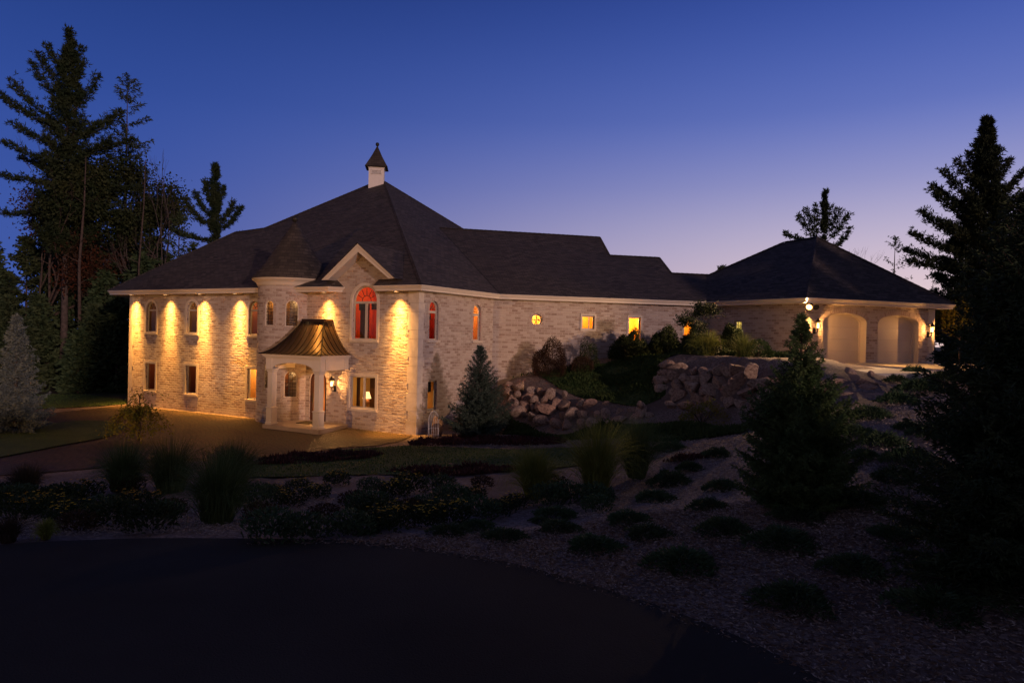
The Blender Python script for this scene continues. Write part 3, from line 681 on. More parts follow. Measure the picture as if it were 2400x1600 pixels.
# garage doors
for k, (a, b) in enumerate(((.98, 3.52), (4.20, 6.72))):
    mb = MB(); zz = [3.3, 3.86, 4.42, 4.98, 5.54, 5.7]
    for z0, z1 in zip(zz, zz[1:]):
        for c in range(4):
            w4 = (b - a) / 4; mb.box(MG, a + c * w4, a + (c + 1) * w4, z0 + .0025, z1 - .0025, -.46, -.41)
    d = mb.build('garage_door', M['garage'], house)
    mb = MB(); ring(mb, MG, inset(opG[k], .002), inset(opG[k], .05), -.41, -.36); mb.build('door_stop', M['trim'], d)
    mb = MB(); op = opG[k]; mb2 = MB()
    # smooth painted jamb lining
    n = len(op)
    for i in range(n):
        p, q = inset(op, .004)[i], inset(op, .004)[(i + 1) % n]
        if i > 0: mb.face([MG(*p, .01), MG(*q, .01), MG(*q, -.4), MG(*p, -.4)])
    mb.build('jamb', M['trim'], d)
    arc = [p for p in opG[k][2:]]
    for i in range(len(arc) - 1):
        f_ = lambda p, e: (p[0] + (p[0] - (a + b) / 2) * e * .45, p[1] + e * (1.0 - .25 * abs(p[0] - (a + b) / 2)))
        p, q = arc[i], arc[i + 1]; e = .22; u = i * .19
        mb2.face([MG(*p, .014), MG(*q, .014), MG(*f_(q, e), .014), MG(*f_(p, e), .014)], [(u, .02), (u + .19, .02), (u + .19, .22), (u, .22)])
    mb2.build('brick_arch', M['arch_brick'], d)

# turret
def arcpoly(ang, w, z0, z1): s = math.radians(ang) * TR; return arch(s - w / 2, s + w / 2, z0, z1, n=10)
opT = [arcpoly(5, .5, 4.42, 5.6), arcpoly(44, .6, 4.4, 5.63), arcpoly(5, .5, 1.52, 2.75), arcpoly(44, .6, 1.16, 2.38)]
wall('turret_wall', MT, rect(-math.radians(115) * TR, math.radians(115) * TR, -.3, 6.36), opT, M['brick'], step=.13)
for k, op in enumerate(opT):
    a = np.array(op); s0, z0 = a.min(0); s1, z1 = a.max(0); m = (s0 + s1) / 2
    ld = grid_lead(s0 + .04, s1 - .04, z0 + .03, z1 - .25, 3, 6) + fan(s0 + .03, s1 - .03, z1 - .28, z1, 4, .5)
    w = window(MT, op, 'brick', .14, [], ld, dict(col=((.34, .17, .05), (.30, .15, .05), (.30, .15, .05), (.26, .09, .03))[k], power=(6.0, 4.5, 6.0, 6.0)[k], depth=.75, ex=.06, dn=.05), fw=.04, sill=False, fmat='trim', name='turret_window', reveal=.08)
    if k == 3: piece('stair_rail', lambda mm: bar(mm, MT, (s0 + .03, z0 + .5), (s1 - .02, z1 - .25), .07, -.4, -.36), wmat((.5, .3, .15)), w)
    if k == 1: piece('shelf', lambda mm: [mm.box(MT, s0 + .02, s1 - .02, z, z + .025, -.5, -.4) for z in (4.5, 4.62, 4.74, 4.86)], wmat((.5, .3, .15)), w)
mb = MB(); mb.lathe((*TC, 0), [(1.60, 6.28), (1.64, 6.30), (1.66, 6.36), (1.70, 6.44), (1.80, 6.52), (1.87, 6.56), (1.89, 6.60), (1.89, 6.635), (1.4, 6.635)], 48); mb.build('turret_cornice', M['trim'], house)
mb = MB(); mb.lathe((*TC, 0), [(1.93, 6.625), (1.93, 6.65), (1.35, 7.35), (.7, 8.4), (.12, 9.34), (0, 9.40)], 40)
# shingles need slope based coordinates
for i, f in enumerate(mb.f): pass
cone = mb.build('turret_roof', M['cone_shingle'], house)
mb = MB(); mb.lathe((*TC, 0), [(.05, 9.3), (.05, 9.42), (.12, 9.46), (.155, 9.56), (.12, 9.66), (0, 9.70)], 14); mb.build('finial', M['black'], cone)

# roofs
def plane_uv(pts):
    p = [np.array(q, float) for q in pts]; n = np.zeros(3)
    for i in range(len(p)): n += np.cross(p[i] - p[0], p[(i + 1) % len(p)] - p[0])
    n /= np.linalg.norm(n); n = n if n[2] > 0 else -n
    u = np.cross((0, 0, 1), n); u /= max(1e-9, np.linalg.norm(u)); v = np.cross(n, u)
    return [(q @ u, q @ v) for q in p]
def rf(mb, *pts): mb.face(pts, plane_uv(pts))
def cap(mb, a, b, r=.09):
    a, b = Vector(a), Vector(b); d = (b - a).normalized(); sd = d.cross(Vector((0, 0, 1))).normalized() * r; up = sd.cross(d).normalized() * .045
    if up.z < 0: up = -up
    n = max(1, int((b - a).length / .3))
    for i in range(n):
        p, q = a + (b - a) * i / n, a + (b - a) * (i + 1) / n; k = Vector((0, 0, .012))
        mb.face([p + sd, q + sd, q + up, p + up + k], [(0, i * .3), (0, i * .3 + .3), (.15, i * .3 + .3), (.15, i * .3)])
        mb.face([p + up + k, q + up, q - sd, p - sd], [(.15, i * .3), (.15, i * .3 + .3), (.3, i * .3 + .3), (.3, i * .3)])
EZ = 6.2
A, B, C_, D_, E_, Fc = [(*p, EZ) for p in EV]
Pk = (-8.91, 47.73, 14.50); Pk2 = (-9.93, 48.1, 14.29 + .17)
nF = -MF.n; nf = lambda p: EZ + .583 * ((np.array(p[:2]) - EV[0]) @ nF)
L2 = (-15.43, 43.51, 10.52); L1 = (-17.58, 44.29, 10.33); Pk2 = (-9.9, 47.85); Pk2 = (*Pk2, nf(Pk2))
n1 = -M1.n; K1 = (-25.2, 48.4, EZ); K2 = (-18, 61, EZ); K3 = (6, 59, EZ)
mb = MB()
q0 = .55
fe = lambda s, q=q0, z=EZ: MF(s, z, q)
rf(mb, A, fe(14.88), (*MF(14.97, 0, 0)[:2], 6.52), (*MF(17.3, 0, 0)[:2], 6.52), fe(17.43), B, Pk, Pk2, L2, L1)
rf(mb, fe(14.88), fe(15.36, 0.0), (*MF(14.97, 0, 0)[:2], 6.52)); rf(mb, fe(17.43), (*MF(17.3, 0, 0)[:2], 6.52), fe(16.98, 0.0))
X1 = (4.6, 42.9, EZ + .02); rf(mb, B, C_, X1, Pk)
rf(mb, A, L1, K1); rf(mb, L1, L2, Pk2, K2, K1); rf(mb, Pk2, Pk, K3, K2); rf(mb, Pk, X1, K3)
for a_, b_ in ((B, Pk), (A, L1), (L1, L2), (L2, Pk2), (Pk2, Pk), (X1, Pk)): cap(mb, a_, b_)
mroof = mb.build('roof', M['shingle'], house)
# gallery roof with three stepped ridges
d2 = (EV[3] - EV[2]) / np.hypot(*(EV[3] - EV[2])); n2 = np.array([-d2[1], d2[0]])
def on2(x, y, z=None): p = np.array([x, y]); return (x, y, EZ + .5 * float((p - EV[2]) @ n2))
R = [on2(*p) for p in [(-4.48, 42.05), (5.35, 44.29), (5.6, 41.42), (8.67, 42.06), (8.91, 39.83), (11.62, 40.45)]]
R[0] = (R[0][0], R[0][1], R[1][2] + .02); R[4] = (*R[4][:2], R[5][2]); R[2] = (*R[2][:2], R[3][2])
mb = MB(); rf(mb, C_, D_, R[5], R[4], R[3], R[2], R[1], R[0])
def bk(p, k): q = np.array(p[:2]) + n2 * k; return (*q, EZ)
for i, w_ in ((0, 8.7), (2, 5.8), (4, 3.6)):
    rf(mb, R[i], R[i + 1], bk(R[i + 1], w_), bk(R[i], w_)); cap(mb, R[i], R[i + 1])
rf(mb, R[1], R[2], bk(R[2], 8)); rf(mb, R[3], R[4], bk(R[4], 5)); cap(mb, R[1], R[2]); cap(mb, R[3], R[4])
rf(mb, R[1], bk(R[2], 8), bk(R[1], 8.7)); rf(mb, R[3], bk(R[4], 5), bk(R[3], 5.8))
mb.build('gallery_roof', M['shingle'], house)
# garage roof
dg = (EV[5] - EV[4]) / np.hypot(*(EV[5] - EV[4])); ng = np.array([-dg[1], dg[0]])
ds = (EV[3] - EV[4]) / np.hypot(*(EV[3] - EV[4]))
G1 = (15.87, 36.98, 9.75); G2 = (14.98, 39.15, 9.75); BL = (*(EV[4] + ds * 11.2), EZ); BR = (*(EV[5] + ng * 11.2), EZ)
mb = MB(); rf(mb, E_, Fc, G1); rf(mb, E_, G1, G2, D_); rf(mb, D_, G2, BL); rf(mb, Fc, BR, G2, G1); rf(mb, BL, G2, BR)
for a_, b_ in ((E_, G1), (Fc, G1), (G1, G2), (BL, G2)): cap(mb, a_, b_)
mb.build('garage_roof', M['shingle'], house)
# eaves: moulded fascia and soffit swept along the roof edge
def offchain(chain, o):
    P = [np.array(p, float) for p in chain]; out = []
    for i in range(len(P)):
        ns = []
        for a, b in ((i - 1, i), (i, i + 1)):
            if a >= 0 and b < len(P): e = (P[b] - P[a]) / np.hypot(*(P[b] - P[a])); ns.append(np.array([-e[1], e[0]]))
        if len(ns) == 1: out.append(P[i] + ns[0] * o)
        else: out.append(P[i] + (ns[0] + ns[1]) * o / (1 + ns[0] @ ns[1]))
    return out
prof = [(.60, 5.985), (.12, 5.985), (.10, 5.99), (.10, 6.06), (.07, 6.085), (.055, 6.12), (.03, 6.16), (0, 6.175), (0, 6.21), (.05, 6.215)]
def eave(chain, name='eave_fascia', pr=prof, dz=0):
    mb = MB(); lines = [offchain(chain, o) for o, z in pr]
    for k in range(len(pr) - 1):
        for i in range(len(chain) - 1):
            a, b = lines[k], lines[k + 1]; z0, z1 = pr[k][1] + dz, pr[k + 1][1] + dz
            mb.face([(*a[i], z0), (*a[i + 1], z0), (*b[i + 1], z1), (*b[i], z1)])
    for e in (0, -1): mb.face([(*lines[k][e], pr[k][1] + dz) for k in range(len(pr))])
    return mb.build(name, M['trim'], house)
t2 = lambda s, q=.55: MF(s, 0, q)[:2]
e1 = eave([K1[:2], A[:2], t2(10.5)])
eave([t2(12.6), t2(14.88), t2(15.40, .0)])
eave([t2(16.98, .0), t2(17.43), B[:2], C_[:2], D_[:2], E_[:2], Fc[:2], BR[:2]])
mb = MB()   # wide left-hand soffit
mb.face([(*p, 5.99) for p in (EV[0] + np.array([.4, .1]), MF(.6, 0, 0)[:2], MF(.6, 0, -.6)[:2], np.array(K1[:2]) + [1.2, 0], np.array(K1[:2]) + [.1, 0])]); mb.build('soffit', M['soffit'], house)

# gable over the tall window
gz, gb, hw, gc, gq = 8.03, 6.50, 2.04, 16.55, .55
mb = MB(); zr = gz + .02
back = lambda s, z: MF(s, z, -((z - EZ) / .583 - .55) - .2)
for sg in (-1, 1):
    lo = (gc + sg * hw, gb); 
    rf(mb, MF(gc, zr + .03, gq + .04), MF(lo[0] + sg * .04, gb - .01, gq + .04), back(lo[0], gb + .1) if 0 else MF(lo[0] + sg * .04, gb - .01, -.1), MF(gc, zr + .03, -3.4))
gr = mb.build('gable_roof', M['shingle'], house)
mb = MB(); th = .27
sl = (gz - gb) / hw
for sg in (-1, 1):
    o0, o1 = (gc, gz), (gc + sg * hw, gb); i0, i1 = (gc, gz - th * 1.28), (gc + sg * (hw - .34), gb)
    m0, m1 = (gc, gz - .10), (gc + sg * (hw - .12), gb)
    mb.face([MF(*o0, gq), MF(*o1, gq), MF(*m1, gq), MF(*m0, gq)]); mb.face([MF(*m0, gq), MF(*m1, gq), MF(*m1, gq - .04), MF(*m0, gq - .04)])
    mb.face([MF(*m0, gq - .04), MF(*m1, gq - .04), MF(*i1, gq - .04), MF(*i0, gq - .04)])
    mb.face([MF(*i0, gq - .04), MF(*i1, gq - .04), MF(*i1, .0), MF(*i0, .0)]); mb.face([MF(*o1, gq), MF(*i1, gq), MF(*i1, -.1), MF(*o1, -.1)])
mb.build('bargeboard', M['trim'], gr)
# vented cupola
cc = np.array([-9.35, 47.45]); ca = math.radians(7)
def MC(a, z, b=0): return (cc[0] + a * math.cos(ca) + b * math.sin(ca), cc[1] + a * math.sin(ca) - b * math.cos(ca), z)
cup = piece('cupola', lambda m: (m.box(MC, -.5, .5, 13.4, 15.22, -.5, .5), m.box(MC, -.54, .54, 15.2, 15.3, -.54, .54), m.box(MC, -.60, .60, 15.3, 15.38, -.60, .60)), M['white'], house)
def louvre(m):
    m.box(MC, -.34, .34, 14.78, 14.82, .5, .53); m.box(MC, -.34, .34, 15.06, 15.10, .5, .53); m.box(MC, -.34, -.30, 14.78, 15.1, .5, .53); m.box(MC, .30, .34, 14.78, 15.1, .5, .53)
    for z in (14.85, 14.93, 15.01):
        m.face([MC(-.3, z, .53), MC(.3, z, .53), MC(.3, z + .06, .505), MC(-.3, z + .06, .505)])
piece('louvre', louvre, M['white'], cup)
piece('louvre_backing', lambda m: m.box(MC, -.3, .3, 14.82, 15.06, .495, .503), M['black'], cup)
mb = MB(); hz = [(.74, 15.28), (.62, 15.5), (.34, 16.05), (.05, 16.72)]
for (r0, z0), (r1, z1) in zip(hz, hz[1:]):
    for a_, b_ in (((-1, 1), (1, 1)), ((1, 1), (1, -1)), ((1, -1), (-1, -1)), ((-1, -1), (-1, 1))):
        P = lambda c, r, z: MC(c[0] * r, z, c[1] * r)
        mb.face([P(a_, r0, z0), P(b_, r0, z0), P(b_, r1, z1), P(a_, r1, z1)], [(-r0, z0), (r0, z0), (r1, z1), (-r1, z1)])
mb.box(MC, -.7, .7, 15.26, 15.3, -.7, .7); mb.build('cupola_roof', M['cone_shingle'], cup)
mb = MB(); mb.lathe(MC(0, 0), [(.06, 16.66), (.04, 16.76), (.09, 16.8), (.13, 16.9), (.09, 17.0), (0, 17.03)], 12); mb.build('finial', M['black'], cup)
# corner stones
def quoins(Mf, side, w1, w2, z0, L_=0):
    mb = MB(); z = z0; k = 0
    while z < 5.95:
        h = (.76, .38)[k % 2]; z1 = min(z + h, 5.97); w_ = (w1, w2)[k % 2]
        a, b = (L_ - w_, L_ + .02) if side > 0 else (-.02, w_)
        mb.box(Mf, a, b, z + .006, z1 - .006, -.05, .02); z = z1; k += 1
    mb.build('corner_stones', M['stone'], house)
quoins(MF, 1, .52, .42, -.2, 19.44); quoins(M1, -1, .34, .42, -.2); quoins(MF, -1, .36, .28, -.2); quoins(MG, 1, .4, .32, 3.0, 7.7)

# ------------------------------------------------------------------ porch (part of the house)
SK = .18
def MP(s, z, q=0): return MF(s + SK * (q - 2.2), z, q)
mb = MB(); mb.box(MP, 12.85, 16.12, -.15, .12, 0.0, 2.22); mb.build('porch_slab', M['slab'], house)
def column(s, q):
    mb = MB(); c = np.array(MP(s, 0, q))
    def sq(r0, z0, r1, z1):
        for a_, b_ in (((-1, 1), (1, 1)), ((1, 1), (1, -1)), ((1, -1), (-1, -1)), ((-1, -1), (-1, 1))):
            P = lambda t, r, z: MF(s + SK * (q - 2.2) + t[0] * r, z, q + t[1] * r)
            mb.face([P(a_, r0, z0), P(b_, r0, z0), P(b_, r1, z1), P(a_, r1, z1)])
    for a_, b_ in (((.19, .12), (.19, .20)), ((.19, .20), (.165, .23)), ((.165, .23), (.165, .80)), ((.165, .80), (.19, .82)), ((.19, .82), (.19, .86)), ((.19, .86), (.135, .89)), ((.135, .89), (.135, 2.40)), ((.135, 2.40), (.165, 2.43)), ((.165, 2.43), (.165, 2.47)), ((.165, 2.47), (.20, 2.52)), ((.20, 2.52), (.20, 2.56))):
        sq(*a_, *b_)
    mb.build('porch_column', M['trim'], house)
column(13.12, 1.92); column(15.86, 1.92)
bt, bb_ = 3.04, 2.55
mb = MB(); s0, s1 = 12.92, 16.08; n = 20; a0, a1 = 13.34, 15.64
def und(s):
    if s <= a0 or s >= a1: return bb_
    t = (s - (a0 + a1) / 2) / ((a1 - a0) / 2); return 2.58 + .26 * math.sqrt(max(0, 1 - t * t * .98))
ss = [s0] + list(np.linspace(a0, a1, n)) + [s1]
for i in range(len(ss) - 1):
    u, v = ss[i], ss[i + 1]; zu, zv = und(u + 1e-4), und(v - 1e-4)
    for q, in ((2.13,), (1.75,)): mb.face([MP(u, zu, q), MP(v, zv, q), MP(v, bt, q), MP(u, bt, q)])
    mb.face([MP(u, zu, 1.75), MP(v, zv, 1.75), MP(v, zv, 2.13), MP(u, zu, 2.13)])
for s in (s0, s1 - .3): mb.box(MP, s, s + .3, bb_, bt, 0, 1.75)
mb.box(MP, s0 - .0, s0 + .35, bb_ + .0, bt, 2.13, 2.15); mb.box(MP, s1 - .38, s1, bb_, bt, 2.13, 2.15); mb.box(MP, s0 + .3, s1 - .3, 2.98, 3.02, 0, 1.75)
mb.box(MP, s1, s1 + .02, bb_, bt, 0, .3); mb.box(MP, s1, s1 + .02, bb_, bt, 1.8, 2.15)
mb.build('porch_beam', M['trim'], house)
mb = MB()
for e, z0, z1 in ((.05, 3.04, 3.09), (.12, 3.09, 3.16), (.16, 3.16, 3.20)): mb.box(MP, s0 - e, s1 + e, z0, z1, 0, 2.15 + e)
mb.build('porch_fascia', M['trim'], house)
mb = MB(); sm = MB()
eL, eR, eQ = 12.68, 16.30, 2.40; rL, rR, rQ = 13.86, 15.12, .72; z0, z1 = 3.2, 4.66
hz = lambda t: z0 + (z1 - z0) * (t ** 1.65)
def PR(side, u, t):     # t 0 eave .. 1 ridge
    lp = lambda a, b: a + (b - a) * t
    L_, R_, Q_ = lp(eL, rL), lp(eR, rR), lp(eQ, rQ)
    if side == 'f': return MP(L_ + (R_ - L_) * u, hz(t), Q_)
    if side == 'r': return MP(R_, hz(t), Q_ * (1 - u))
    return MP(L_, hz(t), Q_ * u)
for sd in 'frl': mb.grid(lambda u, v: PR(sd, u, v), 1 if sd == 'f' else 1, 18, smooth=True)
def standing(sd, frac_list):
    for w0 in frac_list:       # seams run straight up from the eave until they meet the hip
        pts = []
        for k in range(25):
            t = k / 24
            if sd == 'f':
                s = eL + (eR - eL) * w0; L_, R_ = eL + (rL - eL) * t, eR + (rR - eR) * t
                if s < L_ or s > R_: break
                pts.append(MP(s, hz(t) + .012, eQ + (rQ - eQ) * t))
            else:
                q = eQ * w0; Q_ = eQ + (rQ - eQ) * t
                if q > Q_: break
                pts.append(MP(eR + (rR - eR) * t if sd == 'r' else eL + (rL - eL) * t, hz(t) + .012, q))
        if len(pts) > 1: sm.tube(pts, [.016] * len(pts), 4)
standing('f', [(k + .5) / 12 for k in range(12)]); standing('r', [(k + .5) / 7 for k in range(7)]); standing('l', [(k + .5) / 7 for k in range(7)])
for sd in (1, 0):
    pts = [PR('f', sd, t / 20) for t in range(21)]; sm.tube([(p[0], p[1], p[2] + .012) for p in pts], [.024] * 21, 5)
mb.box(MP, rL - .03, rR + .03, z1 - .02, z1 + .10, -.3, rQ + .03); 
pr = mb.build('porch_roof', M['copper'], house); sm.build('seams', M['seam'], pr)
# entrance door
dr = MB(); op = opF[8]; ring(dr, MF, inset(op, -.004), inset(op, .13), -.14, -.06)
dr.box(MF, 13.55, 14.3, .14, .42, -.14, -.07); door = dr.build('entrance_door', M['wood'], house)
g = MB(); g.face([MF(*p, -.1) for p in inset(op, .12)]); g.build('pane', M['glass'], door)
h = MB(); h.box(MF, 13.57, 13.6, .95, 1.35, -.06, .0); h.build('handle', M['copper'], door)
ld = MB()
for b in fan(13.5, 14.3, 1.95, 2.36, 4, .5) + [((13.92, .4), (13.92, 1.95))]: bar(ld, MF, b[0], b[1], .02, -.1, -.085)
ld.build('leading', M['lead'], door)
rb = MB(); rb.face([MF(13.3, .1, -1.6), MF(14.6, .1, -1.6), MF(14.6, 2.6, -1.6), MF(13.3, 2.6, -1.6)])
rb.face([MF(13.3, .1, -.18), MF(13.3, .1, -1.6), MF(13.3, 2.6, -1.6), MF(13.3, 2.6, -.18)], m=1); rb.face([MF(14.6, .1, -1.6), MF(14.6, .1, -.18), MF(14.6, 2.6, -.18), MF(14.6, 2.6, -1.6)], m=1)
rb.face([MF(13.3, .11, -.18), MF(14.6, .11, -.18), MF(14.6, .11, -1.6), MF(13.3, .11, -1.6)], m=2); rb.face([MF(13.3, 2.6, -.18), MF(14.6, 2.6, -.18), MF(14.6, 2.6, -1.6), MF(13.3, 2.6, -1.6)])
rb.build('hallway', [wmat((.6, .33, .12)), wmat((.5, .22, .08)), wmat((.5, .25, .1))], door)
lamp('POINT', MF(13.9, 1.0, -.9), 22, (1, .6, .25), .06, name='hall_light')

# ------------------------------------------------------------------ lamps
def lantern(label, Mf, s, z, power):
    e = empty('wall_lantern', Mf(s, z, 0), label, 'wall lamp', 'black wall lanterns on the brick')
    Q = lambda a, b, c=0: Mf(s + a, z + b, c)
    b = MB(); b.box(Q, -.06, .06, -.34, -.06, 0.0, .025)
    b.tube([Q(0, -.2, .02), Q(0, -.3, .1), Q(0, -.28, .2), Q(0, -.12, .24)], [.014] * 4, 6)
    b.tube([Q(0, -.1, .02), Q(0, -.16, .12), Q(0, -.12, .24)], [.012] * 3, 6); b.build('bracket', M['black'], e)
    c = MB(); ct = Q(0, 0, .24)
    c.lathe(ct, [(.0, -.14), (.05, -.12), (.09, -.1), (.09, -.085), (0, -.085)], 8, smooth=False)
    c.lathe(ct, [(.17, .2), (.16, .215), (.09, .27), (.05, .30), (.03, .36), (0, .38)], 8, smooth=False)
    for k in range(4):
        a = PI / 4 + k * PI / 2; c.tube([(ct[0] + .085 * math.cos(a), ct[1] + .085 * math.sin(a), ct[2] - .1), (ct[0] + .145 * math.cos(a), ct[1] + .145 * math.sin(a), ct[2] + .21)], [.008, .008], 4)
    c.build('cage', M['black'], e)
    g = MB(); g.lathe(ct, [(.035, -.07), (.05, -.02), (.05, .09), (.03, .13), (0, .14)], 10); g.build('bulb', M['bulb'], e)
    lamp('POINT', Q(0, .02, .26), power, (1, .46, .13), .05, name='lantern_light')
    return e
lantern('black wall lantern beside the arched entrance door under the porch', MF, 14.95, 1.86, 620)
lantern('black wall lantern between the conifer and the first garage door', MG, .5, 4.95, 900)
lantern('black wall lantern at the right end of the garage front', MG, 7.30, 4.93, 760)
near_txt = ['recessed soffit light nearest the left end of the facade', 'recessed soffit light between the two arched upper windows at far left', 'recessed soffit light just right of the second arched upper window',
            'recessed soffit light left of the turret', 'recessed soffit light above the copper porch roof', 'recessed soffit light right of the tall gable window']
for (s, pw), lb in zip(((.58, 560), (3.46, 560), (6.12, 560), (8.72, 560), (14.48, 470), (18.50, 560)), near_txt):
    e = empty('recessed_downlight', MF(s, 5.98, .33), lb, 'downlight', 'recessed lights along the front eave')
    a = MB(); p = MF(s, 0, .33); a.lathe((p[0], p[1], 5.96), [(.085, 0), (.1, .0), (.1, .03), (.085, .03)], 16); a.build('trim_ring', M['white'], e)
    a = MB(); a.lathe((p[0], p[1], 5.972), [(0, 0), (.085, 0.002)], 16); a.build('lens', M['lens'], e)
    lamp('SPOT', MF(s, 5.95, .33), pw * 1.15, (1, .46, .09), .04, MF(s, 0, .2), 96, 1.0, name='downlight_beam')
    lamp('SPOT', MF(s, 5.95, .335), pw * 2.8, (1, .46, .09), .04, MF(s, 0, -.1), 54, 1.0, name='downlight_core')
    lamp('SPOT', MF(s, 5.95, .34), pw * 10, (1, .42, .07), .04, MF(s, 0, .12), 32, 1.0, name='downlight_throw')
fp = MG(-.05, 5.83, .30)
e = empty('floodlight', fp, 'bright floodlight under the eave at the garage corner', 'floodlight')
a = MB(); a.tube([MG(.05, 5.98, .3), MG(.05, 5.88, .3)], [.05, .05], 8); a.build('base', M['black'], e)
for k, dx in enumerate((-.16, .2)):
    c = Vector(MG(.05 + dx, 5.82, .36)); dr_ = Vector((-.55, -.7, -.45)).normalized() if k == 0 else Vector((.1, -.8, -.5)).normalized()
    a = MB(); a.tube([c - dr_ * .1, c - dr_ * .02, c + dr_ * .05], [.05, .10, .14], 12); hd = a.build('head', M['black'], e)
    a = MB(); a.tube([c + dr_ * .052, c + dr_ * .056], [.13, .13], 12)
    a.build('lens', M['flood'] if k == 0 else M['black'], hd)
    if k == 0: flood_c = c + dr_ * .12
lamp('SPOT', MG(-.1, 5.75, .6), 3600, (1, .48, .13), .05, MG(4.8, 3.2, 3.6), 44, .8, name='floodlight_beam')
FLOOD = lamp('SPOT', flood_c, 2900, (1, .58, .27), .05, (2, 21, 2.0), 160, .35, name='floodlight_beam')
# table lamp on a stand inside the lower window
tl = empty('table_lamp', MF(16.32, .9, -.55), 'lit table lamp with a pale shade inside the lower double window', 'table lamp')
a = MB(); p = MF(16.32, 0, -.55); a.lathe((p[0], p[1], 0), [(.09, .9), (.09, .93), (.05, .96), (.13, 1.04), (.14, 1.12), (.08, 1.2), (.03, 1.25), (.03, 1.3)], 14); a.build('base', wmat((.5, .28, .15)), tl)
a = MB(); a.lathe((p[0], p[1], 0), [(.20, 1.27), (.185, 1.3), (.11, 1.56)], 16); a.build('lamp_shade', M['shade'], tl)
# ------------------------------------------------------------------ objects by the corner
def blob_rock(seed, sub=3, flat=1.0):
    import bmesh
    bm = bmesh.new(); bmesh.ops.create_icosphere(bm, subdivisions=sub, radius=1); r = np.random.default_rng(seed)
    V = np.array([v.co for v in bm.verts])
    pl = nrm(r.normal(size=(10, 3))); dd = r.uniform(.36, .78, 10)
    for n_, d_ in zip(pl, dd):
        h = V @ n_; m = h > d_; V[m] -= np.outer((h[m] - d_) * .92, n_)
    fr = r.normal(size=(5, 3)) * 2.2; ph = r.uniform(0, 6, 5)
    V = V * (1 + .02 * np.sin(V @ fr.T + ph).sum(1, keepdims=True)); V += r.normal(0, .012, V.shape)
    for v, c in zip(bm.verts, V): v.co = c
    me = bpy.data.meshes.new('boulder'); bm.to_mesh(me); bm.free(); me.materials.append(M['rock']); return me
rocks = [blob_rock(i) for i in range(14)]
def rock(me, loc, scl, rot, label, group=None, name='boulder'):
    o = bpy.data.objects.new(name, me); COL.objects.link(o); o.location = loc; o.scale = scl; o.rotation_euler = rot
    return tag(o, label, 'boulder', group)
rock(blob_rock(77), (-3.05, 28.75, .42), (.34, .26, .72), (.05, .1, .5), 'upright rounded boulder standing at the house corner behind the wire trellis')
tr = empty('wire_trellis', (-3.02, 27.75, .05), 'small arched white wire trellis in front of the upright boulder', 'trellis')
a = MB()
for k in range(5):
    w_ = .07 + .0 * k; t = -.2 + .1 * k; top = 1.05 * math.sqrt(max(0.02, 1 - (t / .3) ** 2))
    a.tube([(-3.02 + t * .75, 27.75, .0), (-3.02 + t * .75, 27.75, .1 + top)], [.008, .008], 4)
a.tube([(-3.02 + .2 * math.cos(u * PI / 10), 27.75, .75 + .42 * math.sin(u * PI / 10)) for u in range(11)], [.014] * 11, 5)
a.tube([(-3.22, 27.75, 0), (-3.22, 27.75, .75)], [.014, .014], 5); a.tube([(-2.82, 27.75, 0), (-2.82, 27.75, .75)], [.014, .014], 5)
a.build('frame', M['white'], tr)
a = MB()
for z in (.25, .5, .75, .95): a.tube([(-3.2, 27.745, z), (-2.84, 27.745, z)], [.007, .007], 4)
a.build('cross_wires', M['white'], tr)
dm = MB(); dm.box(MP, 13.9, 14.75, .122, .145, .35, 1.1); tag(dm.build('doormat', simple('coir_mat', (.10, .07, .03), (.06, .05, .02), 20, .95, .004, 60)), 'brown doormat on the porch slab before the arched door', 'doormat')

